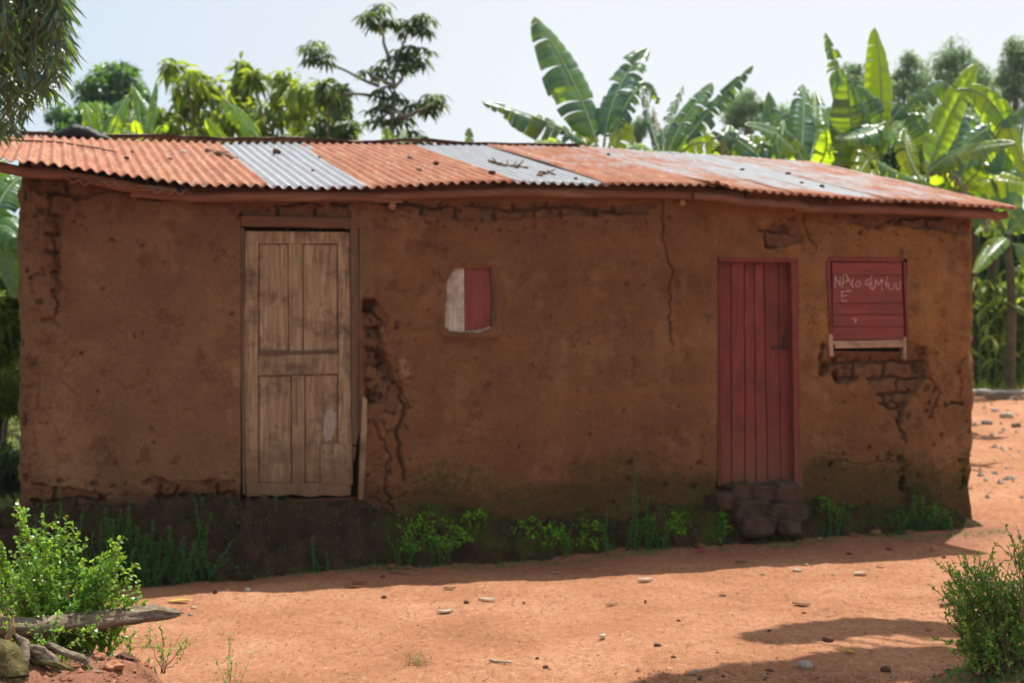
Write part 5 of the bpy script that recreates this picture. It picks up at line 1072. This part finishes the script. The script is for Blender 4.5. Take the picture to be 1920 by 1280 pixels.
for (px, py, tp, D, sd_, lb) in ((305, 1262, [(300, 1168), (312, 1190), (338, 1205), (275, 1190), (290, 1215), (350, 1200), (322, 1225), (300, 1240)], 5.55, 5, 'small sprawling seedling right of the root, below the log tip'),
                         (240, 1245, [(238, 1218), (243, 1208), (232, 1232), (246, 1235)], 5.3, 6, 'tiny dark green seedling beside the root'),
                         (440, 1288, [(433, 1188), (436, 1215), (420, 1255), (455, 1262), (443, 1240)], 5.9, 7, 'thin upright seedling alone on the sunlit earth at lower left')):
    p = at(px, py, D); p[2] = min(p[2], float(gfine(p[:1], p[1:2])[0])) if D > 5.6 else p[2]
    shrub(lb, p, [at(x, y, D+rg.uniform(-.04, .04)) for x, y in tp], sd_, 15, .018, .010, .0018, .005, 0, 'seedling', 'seedling', 'shrub', 'seedlings in the foreground', 2)
p = G(782, 1246); rgw = np.random.default_rng(4)
shrub('low patch of tiny seedlings on the sunlit road front', p, [np.array(p)+np.array([rgw.uniform(-.07, .07), rgw.uniform(-.03, .03), rgw.uniform(.01, .035)]) for _ in range(16)], 8, 12, .010, .006, .001, .04, 0, 'seedling', 'seedling', 'shrub', 'seedlings in the foreground', 0)

# dead log and roots at lower left
def log(name, P, r, mat, label, cat, seed, flat=.5, n=14, jag=True, parent=None, org=None):
    rg_ = np.random.default_rng(seed); P = np.array(P, float); t = np.linspace(0, 1, len(P)); m_ = 60; tt = np.linspace(0, 1, m_); Q = np.stack([np.interp(tt, t, P[:, k]) for k in range(3)], 1)
    rr = np.interp(tt, np.linspace(0, 1, len(r)), r)*(1+.10*(vn(tt*20, tt*0, 1, seed)-.5)); mb = MB()
    T = unit(np.gradient(Q, axis=0)); V = []
    for i in range(m_):
        A = unit(np.cross(T[i], [0, 0, 1.])); B = np.cross(A, T[i]); a = np.linspace(0, 2*np.pi, 22, endpoint=False)
        k = 1+.30*(vn(np.cos(a)*1.4+5, np.sin(a)*1.4+i*.035+seed, .35, seed)-.5)*2+.10*rg_.uniform(-1, 1, 22)*.5+.16*(vn(np.arange(22)*1.0, np.full(22, i*.04), .9, seed+9)-.5)*2
        sh = (rg_.uniform(-.012, .012, 22) if i > m_-3 and jag else np.zeros(22))
        V.append(Q[i]+np.outer(np.cos(a)*rr[i]*k*(1-.5*max(0, (i-m_*.82)/(m_*.18))**2), A)+np.outer(np.sin(a)*rr[i]*k*flat*(1-.6*max(0, (i-m_*.7)/(m_*.3))**2), B)+np.outer(sh, T[i]))
    V = np.array(V).reshape(-1, 3); i, j = np.meshgrid(np.arange(m_-1), np.arange(22), indexing='ij'); j2 = (j+1) % 22
    mb.add(V, np.stack([i*22+j, i*22+j2, (i+1)*22+j2, (i+1)*22+j], -1).reshape(-1, 4), .2)
    mb.add(np.vstack([V[-22:], Q[-1]-T[-1]*.02]), [[k, (k+1) % 22, 22] for k in range(22)], .6)
    if parent: return mb.build(name, M[mat], parent, org, True)
    return tag(mb.build(name, M[mat], origin=tuple(P[0]), smooth=True), label, cat)
log('dead_log', [at(-60, 1178, 5.0), at(60, 1176, 5.05), at(190, 1160, 5.15), at(290, 1148, 5.25), at(338, 1148, 5.3)], [.055, .052, .050, .048, .044, .030], 'bark', 'grey weathered dead log jutting out from under the shrub at lower left', 'log', 3, .6)
ro = tuple(at(40, 1290, 4.75)); rt = empty('tree_root', ro, 'mossy gnarled root and dead root stubs in the soil at the lower left corner', 'root')
log('root', [at(-20, 1215, 4.8), at(10, 1230, 4.75), at(30, 1262, 4.7), at(28, 1330, 4.7)], [.045, .05, .04, .05], 'mossroot', '', '', 5, 1, parent=rt, org=ro)
log('root', [at(28, 1290, 4.72), at(42, 1240, 4.75), at(46, 1205, 4.8), at(30, 1190, 4.85)], [.022, .018, .014, .008], 'bark', '', '', 6, 1, parent=rt, org=ro)
log('root', [at(50, 1215, 4.85), at(75, 1222, 4.8), at(100, 1238, 4.8), at(112, 1262, 4.78)], [.016, .02, .018, .012], 'bark', '', '', 7, 1, parent=rt, org=ro)
log('root', [at(90, 1208, 4.9), at(125, 1225, 4.85), at(160, 1236, 4.85), at(170, 1254, 4.85)], [.012, .016, .014, .008], 'bark', '', '', 8, .8, parent=rt, org=ro)
log('root', [at(60, 1238, 4.8), at(100, 1244, 4.75), at(135, 1254, 4.75)], [.012, .012, .012, .008], 'mossroot', '', '', 9, .8, parent=rt, org=ro)
o = log('root', [at(15, 1196, 4.9), at(22, 1176, 4.9), at(25, 1150, 4.9)], [.022, .02, .014, .004], 'sill', '', '', 10, .4, parent=rt, org=ro); o['label'] = 'pale pointed splinter standing up'
for q in range(6):
    a = at(rg.uniform(60, 200), rg.uniform(1232, 1262), 5.0+.3*rg.random()); a[2] = max(a[2], float(gfine(a[:1], a[1:2])[0])+.01); e = a+np.array([rg.uniform(.08, .22), rg.uniform(-.05, .05), 0]); e[2] = float(gfine(e[:1], e[1:2])[0])+.015
    stick('twig', [a, (a+e)/2+np.array([0, 0, .015]), e], .003, 'twig', ['thin twig nearest the root stump', 'thin twig second from the root stump', 'short thin twig on the soil bank', 'thin twig crossing the bank edge', 'hair thin twig under the dead log', 'thin twig beside the tiny dark seedling', 'thin twig low on the soil bank', 'thin twig high on the soil bank', 'last thin twig toward the road'][q]+' at lower left', 'twig', 'dry twigs among the roots', 500+q)

for q, (px, D_, w_, lb) in enumerate(((235, 5.0, .07, 'red clod of earth in the hollow right of the shrub roots'), (275, 5.05, .05, 'small red clod right of the larger one in the hollow'), (300, 4.9, .06, 'crumbly clod on the soil bank below the seedling'), (210, 4.85, .08, 'largest clod on the soil bank beside the roots'), (330, 5.1, .04, 'smallest clod at the edge of the soil bank'), (185, 4.95, .05, 'dark clod against the grey roots'))):
    X_ = at(px, 0, D_)[0]; p = (X_, D_, float(gfine(np.array([X_]), np.array([D_]))[0])); rock('clod', ['darkstone', 'redclod'][q % 2], p, (w_*.95, w_*.7, w_*.45), 850+q, lb, 'clod', 'clods of earth on the lower left bank', q*.5, 4, .35, .6, 1.0)
# ------------------------------------------------------------------ weeds along the wall
def weed(px, top, yl, seed, label, dens=1.0, wpx=24, nst=5, L=.035, W=.010, group='weeds along the foot of the wall'):
    rg_ = np.random.default_rng(seed); s_ = S(px, yl); z = fz(s_, yl); b = np.array(H2W(s_, yl, z)); t = empty('weed', tuple(b), label, 'weed', group); ms = MB(); ml = MB()
    zt = unw(px, top, yl)[1]; h = max(.06, zt-z)
    for k in range(nst):
        f = 1 if k == 0 else rg_.uniform(.45, .95); bb = b+np.array([rg_.normal(0, wpx*.25/F*b[1]), rg_.normal(0, .02), -.01]); tip = bb+np.array([rg_.normal(0, wpx*.4/F*b[1]), rg_.normal(0, .03), h*f])
        P = wob(bez(bb, (bb+tip)/2+np.array([rg_.normal(0, .015), 0, 0]), tip, 9), .003, rg_); tube(ms, P, np.linspace(.004, .0012, 9), 5, cap=False)
        nn = int(55*dens*h*f/.3)+8; tk = .08+.92*rg_.random(nn); pos = np.stack([np.interp(tk, np.linspace(0, 1, 9), P[:, q]) for q in range(3)], 1)
        ax = rdir(rg_, nn)*np.array([1, 1, .5])+np.array([0, 0, .6]); leaves(ml, pos, ax, rdir(rg_, nn)*.5+np.array([0, 0, 1.]), L*rg_.uniform(.5, 1.2, nn)*(1.15-.5*tk), W*rg_.uniform(.7, 1.2, nn), .15, np.clip(rg_.normal(.4, .25, nn), 0, 1), rg_)
    ms.build('stems', M['weed'], t, tuple(b), True); ml.build('foliage', M['weed'], t, tuple(b)); return t
WD = [(75, 930, -.45, 'thin weed at the far left foot of the wall', 1, 20, 4), (108, 905, -.42, 'tall thin weed second from the left end of the wall', .8, 20, 4), (150, 960, -.5, 'low weed between the tall thin one and the feathery clump', 1.6, 40, 8),
 (195, 950, -.45, 'feathery weed at the left of the dark clump', 2.0, 34, 8), (235, 935, -.42, 'tall feathery weed in the middle of the dark clump', 2.2, 36, 9), (270, 970, -.48, 'feathery weed right of the tallest one in the dark clump', 2.4, 40, 10), (310, 985, -.5, 'broad feathery weed at the right of the dark clump', 2.6, 50, 12),
 (345, 1010, -.55, 'low dense weed in front of the feathery clump', 2.4, 40, 10), (378, 925, -.35, 'narrow upright weed left of the wooden door', 1.2, 20, 5), (400, 1010, -.5, 'low dark weed below the left side of the wooden door', 1.6, 44, 8), (290, 1040, -.58, 'lowest weed at the edge of the shadow at left', 2., 40, 8),
 (240, 1030, -.58, 'dense weed behind the bright foreground shrub', 2., 50, 10), (180, 1010, -.56, 'dense weed left behind the foreground shrub', 2., 50, 10), (1142, 950, -.28, 'straight thin weed left of the tall branching weed', 1.0, 12, 3), (1180, 870, -.22, 'tallest weed, leaning left, against the middle of the wall', .9, 34, 4), (1215, 925, -.26, 'bushy weed at the foot of the tall branching one', 1.3, 34, 6),
 (1060, 985, -.28, 'small weed on the mossy bank below the hatch', 1.0, 18, 4), (1355, 950, -.24, 'bright green weed left of the door step', 1.2, 16, 5), (1240, 960, -.26, 'small thin weed right of the tallest weed', .8, 20, 4), (1550, 935, -.16, 'weed at the wall foot right of the door step', 1.4, 40, 6), (1715, 925, -.15, 'leafy weed below the hole under the shutter', 1.6, 26, 7),
 (1745, 945, -.16, 'low weed near the right corner of the wall', 1.6, 34, 7), (1770, 955, -.16, 'last small weed beside the right corner', 1.4, 24, 5), (1690, 960, -.17, 'low weed left of the leafy one near the right corner', 1.2, 26, 5), (600, 1000, -.38, 'sparse weed on the bank below the wooden door', .8, 30, 5), (830, 985, -.3, 'weed in the brightest moss patch', 1.0, 40, 6), (760, 1000, -.32, 'weed at the left end of the moss', .9, 30, 5)]
for q, (px, top, yl, lb, dn, wp, ns_) in enumerate(WD): weed(px, top, yl, 700+q, lb, dn, wp, ns_)
for q, (px, yl, w_) in enumerate(((1600, -.24, .05), (1640, -.22, .07), (1668, -.26, .04), (1700, -.22, .06), (735, -.42, .06), (700, -.40, .045), (765, -.44, .05), (1310, -.33, .06))):
    s_ = S(px, yl); p = H2W(s_, yl, fz(s_, yl)); lb = ['small lump of fallen mud nearest the door step', 'largest lump of fallen mud under the shutter', 'tiny lump of fallen mud under the shutter', 'lump of fallen mud below the crack under the shutter', 'lump of fallen mud right of the wooden door', 'flat lump of fallen mud closest to the wooden door', 'lump of fallen mud at the left end of the moss', 'lump of fallen mud left of the door step'][q]
    rock('mud_lump', 'mudlump', p, (w_*1.5, w_, w_*.8), 800+q, lb, 'mud lump', 'lumps of fallen mud at the wall foot', .3*q, 3, .2, .4, .65)
# moss and ground cover on the bank
rg = np.random.default_rng(55); mb = MB()
PT = ((790, 985, 46, 34), (840, 1005, 40, 30), (885, 972, 26, 24), (990, 985, 26, 22), (1030, 988, 40, 26), (1055, 1008, 26, 18), (1105, 1000, 28, 28), (1355, 985, 16, 30), (1215, 985, 24, 24), (1560, 940, 34, 20), (770, 1015, 26, 20), (1270, 980, 30, 24), (1745, 960, 34, 18), (1480, 990, 14, 10))
m_ = 60000; s_ = rg.uniform(S(720), S(1800), m_); yl = -.02-.5*rg.random(m_); z = np.array([fz(a, b) for a, b in zip(s_, yl)])
X_ = s_*EX[0]-yl*EX[1]; Y_ = D0+s_*EX[1]+yl*EX[0]; x = 960+X_/Y_*F; y = 640-(z-CH)/Y_*F
e = np.min([((x-p)/r1)**2+((y-q)/r2)**2 for p, q, r1, r2 in PT], 0)+2.2*(vn(s_, yl*1.0+z, .05, 3)-.5)+1.0*(vn(s_, z, .018, 4)-.5)
k = np.where(rg.random(m_) < np.clip(.95-e, 0, .8))[0][:13000]; n = len(k); print('moss', n)
leaves(mb, np.stack([X_, Y_, z-.004], 1)[k], rg.normal(0, .8, (n, 3))+np.array([[0, -.3, .8]]), rg.normal(0, 1, (n, 3))+np.array([[0, -1, .6]]), rg.uniform(.010, .032, n), rg.uniform(.008, .018, n), .2, None, rg)
tag(mb.build('moss', M['moss']), 'bright green moss and tiny leaves growing on the earth bank under the wall', 'moss', None, 'stuff')
mb = MB(); n = 5000
for _ in range(n):
    s_ = rg.uniform(SMIN, SMAX); yl = -.04-.5*rg.random()
    if vn(np.array([s_]), np.array([yl]), .25, 9)[0] < .45: continue
    p = np.array(H2W(s_, yl, fz(s_, yl))); leaves(mb, p[None], rg.normal(0, .5, (1, 3))+np.array([[0, 0, 1.]]), rg.normal(0, 1, (1, 3))+np.array([[0, -1, .6]]), rg.uniform(.02, .055), rg.uniform(.003, .008), .3, rg.random(1)*.35, rg)
for cx_, cy_, nn_ in ((2.0, 5.35, 900), (1.75, 5.5, 500), (1.9, 5.15, 700), (-1.55, 5.05, 260)):
    X = rg.normal(cx_, .16, nn_); Y = rg.normal(cy_, .12, nn_); leaves(mb, np.stack([X, Y, gfine(X, Y)-.004], 1), rg.normal(0, .7, (nn_, 3))+np.array([0, 0, 1.]), rg.normal(0, 1, (nn_, 3))+np.array([0, -1, .6]), rg.uniform(.02, .075, nn_), rg.uniform(.003, .008, nn_), .3, rg.random(nn_)*.5, rg)
tag(mb.build('grass', M['weed']), 'sparse dark grass blades on the shaded earth bank along the wall', 'grass', None, 'stuff')
mb = MB()
n = 5000; X = rg.uniform(-9, -3.3, n); Y = rg.uniform(11, 20, n); Z = gfine(X, Y); leaves(mb, np.stack([X, Y, Z], 1), rg.normal(0, .4, (n, 3))+np.array([0, 0, 1.]), rg.normal(0, 1, (n, 3))+np.array([0, -1, .6]), rg.uniform(.08, .25, n), .015, .3, None, rg)
X = rg.uniform(5, 14, n); Y = rg.uniform(20.8, 24, n); Z = gfine(X, Y); leaves(mb, np.stack([X, Y, Z], 1), rg.normal(0, .4, (n, 3))+np.array([0, 0, 1.]), rg.normal(0, 1, (n, 3))+np.array([0, -1, .6]), rg.uniform(.1, .35, n), .02, .3, None, rg)
tag(mb.build('grass', M['yleaf']), 'rough sunlit grass at both sides behind the house', 'grass', None, 'stuff')

# ------------------------------------------------------------------ things lying on the roof
def roofp(px, py):
    lo, hi = EY, RY
    for _ in range(30):
        m_ = (lo+hi)/2; s_, z_ = unw(px, py, m_)
        if z_ > zroof(s_, m_): hi, lo = hi, m_
        else: hi = m_
        if z_ > zroof(s_, m_): pass
    # z on the view ray rises with depth more slowly than the roof: find crossing
    ysn = np.linspace(EY, RY, 200); dd = [unw(px, py, y)[1]-zroof(unw(px, py, y)[0], y) for y in ysn]; k = int(np.argmin(np.abs(dd))); y = ysn[k]; s_, _ = unw(px, py, y)
    return np.array(H2W(s_, y, float(zroof(s_, y))+.02))
stick('stick', [roofp(-60, 264), roofp(20, 267), roofp(110, 271), roofp(170, 281), roofp(219, 291)], .011, 'beam', 'long thin curved stick lying along the left end of the roof', group='sticks on the roof')
stick('twig', [roofp(388, 286), roofp(410, 293), roofp(444, 301)], .02, 'twig', 'knotted dark twig on the seam before the first silver sheet', 'twig', 'twigs on the roof', 5, 6)
stick('twig', [roofp(917, 306), roofp(950, 315), roofp(990, 320)], .014, 'twig', 'dark twig with side shoots on the bluish silver sheet', 'twig', 'twigs on the roof', 6, 8)
stick('twig', [roofp(1012, 328), roofp(1040, 332)], .018, 'twig', 'short thick dark twig right of the longer one on the bluish silver sheet', 'twig', 'twigs on the roof', 7, 3)
for q, (px, py, r, mt, lb) in enumerate(((519, 291, 8, 'darkstone', 'dark clod on the first silver roof sheet'), (586, 325, 3, 'darkstone', 'tiny dark clod low on the first silver roof sheet'), (768, 301, 6, 'greystone', 'grey stone high on the deep red roof sheet'), (818, 312, 6, 'darkstone', 'dark stone right of the grey one on the deep red roof sheet'), (785, 323, 6, 'paper', 'white pebble low on the deep red roof sheet'),
                                  (345, 291, 5, 'paper', 'pale pebble on the orange roof sheets'), (319, 304, 4, 'darkstone', 'dark pebble on the orange roof sheets, right of centre'), (237, 303, 5, 'darkstone', 'dark clod low on the orange roof sheets'), (248, 290, 3, 'darkstone', 'tiny dark pebble near the end of the roof stick'), (923, 331, 7, 'darkstone', 'dark clod on the lower seam of the bluish silver sheet'), (1012, 335, 6, 'dleaf', 'brown clod beside the short twig on the roof'), (1079, 341, 4, 'darkstone', 'dark crumb low on the bluish silver sheet'),
                                  (600, 299, 4, 'greystone', 'grey crumb on the seam right of the first silver sheet'), (1392, 323, 4, 'darkstone', 'dark pebble high on the pale faded sheets'), (1478, 331, 5, 'darkstone', 'dark pebble right of centre on the pale faded sheets'), (1503, 348, 4, 'darkstone', 'dark pebble low on the mostly silver right sheet'), (1541, 355, 5, 'darkstone', 'dark flake nearest the eave on the right sheets'), (1141, 295, 4, 'darkstone', 'dark crumb on the patchy rust sheet'))):
    p = roofp(px, py); sc = p[1]/F; rock('stone', mt, tuple(p), (r*2*sc, r*2.6*sc, r*1.3*sc), 600+q, lb, 'stone', 'stones and clods on the roof', 0, 2, .3)
# black plastic hump at the ridge
P = np.array([H2W(*(lambda q: (q[0], RY-.12, q[1]))(unw(x, y, RY-.12))) for x, y in ((90, 262), (120, 254), (140, 248), (160, 251), (185, 260), (215, 266))])
rgp = np.random.default_rng(1); mb = MB(); m_ = 30; tt = np.linspace(0, 1, m_); Q = np.stack([np.interp(tt, np.linspace(0, 1, 6), P[:, k]) for k in range(3)], 1); tube(mb, Q, .07*np.sin(np.pi*np.clip(tt, .06, .94))**.5, 12, bump=.12, rng=rgp)
tag(mb.build('plastic_sheet', M['black'], origin=tuple(P[0]), smooth=True), 'crumpled black plastic sheet bulging over the ridge at the left', 'plastic sheet')

# ------------------------------------------------------------------ the hazy air
mb = MB(); box(mb, (-430, -70, -2), (430, 910, 14)); hm, ht_, ho = newmat('hazy_air'); pv = ht_.nodes.new('ShaderNodeVolumePrincipled')
pv.inputs['Color'].default_value = (.80, .88, 1, 1); pv.inputs['Density'].default_value = .0005; pv.inputs['Anisotropy'].default_value = .3
ht_.links.new(pv.outputs[0], ho.inputs['Volume']); tag(mb.build('haze', hm), 'thin pale haze in the air', None, None, 'stuff')
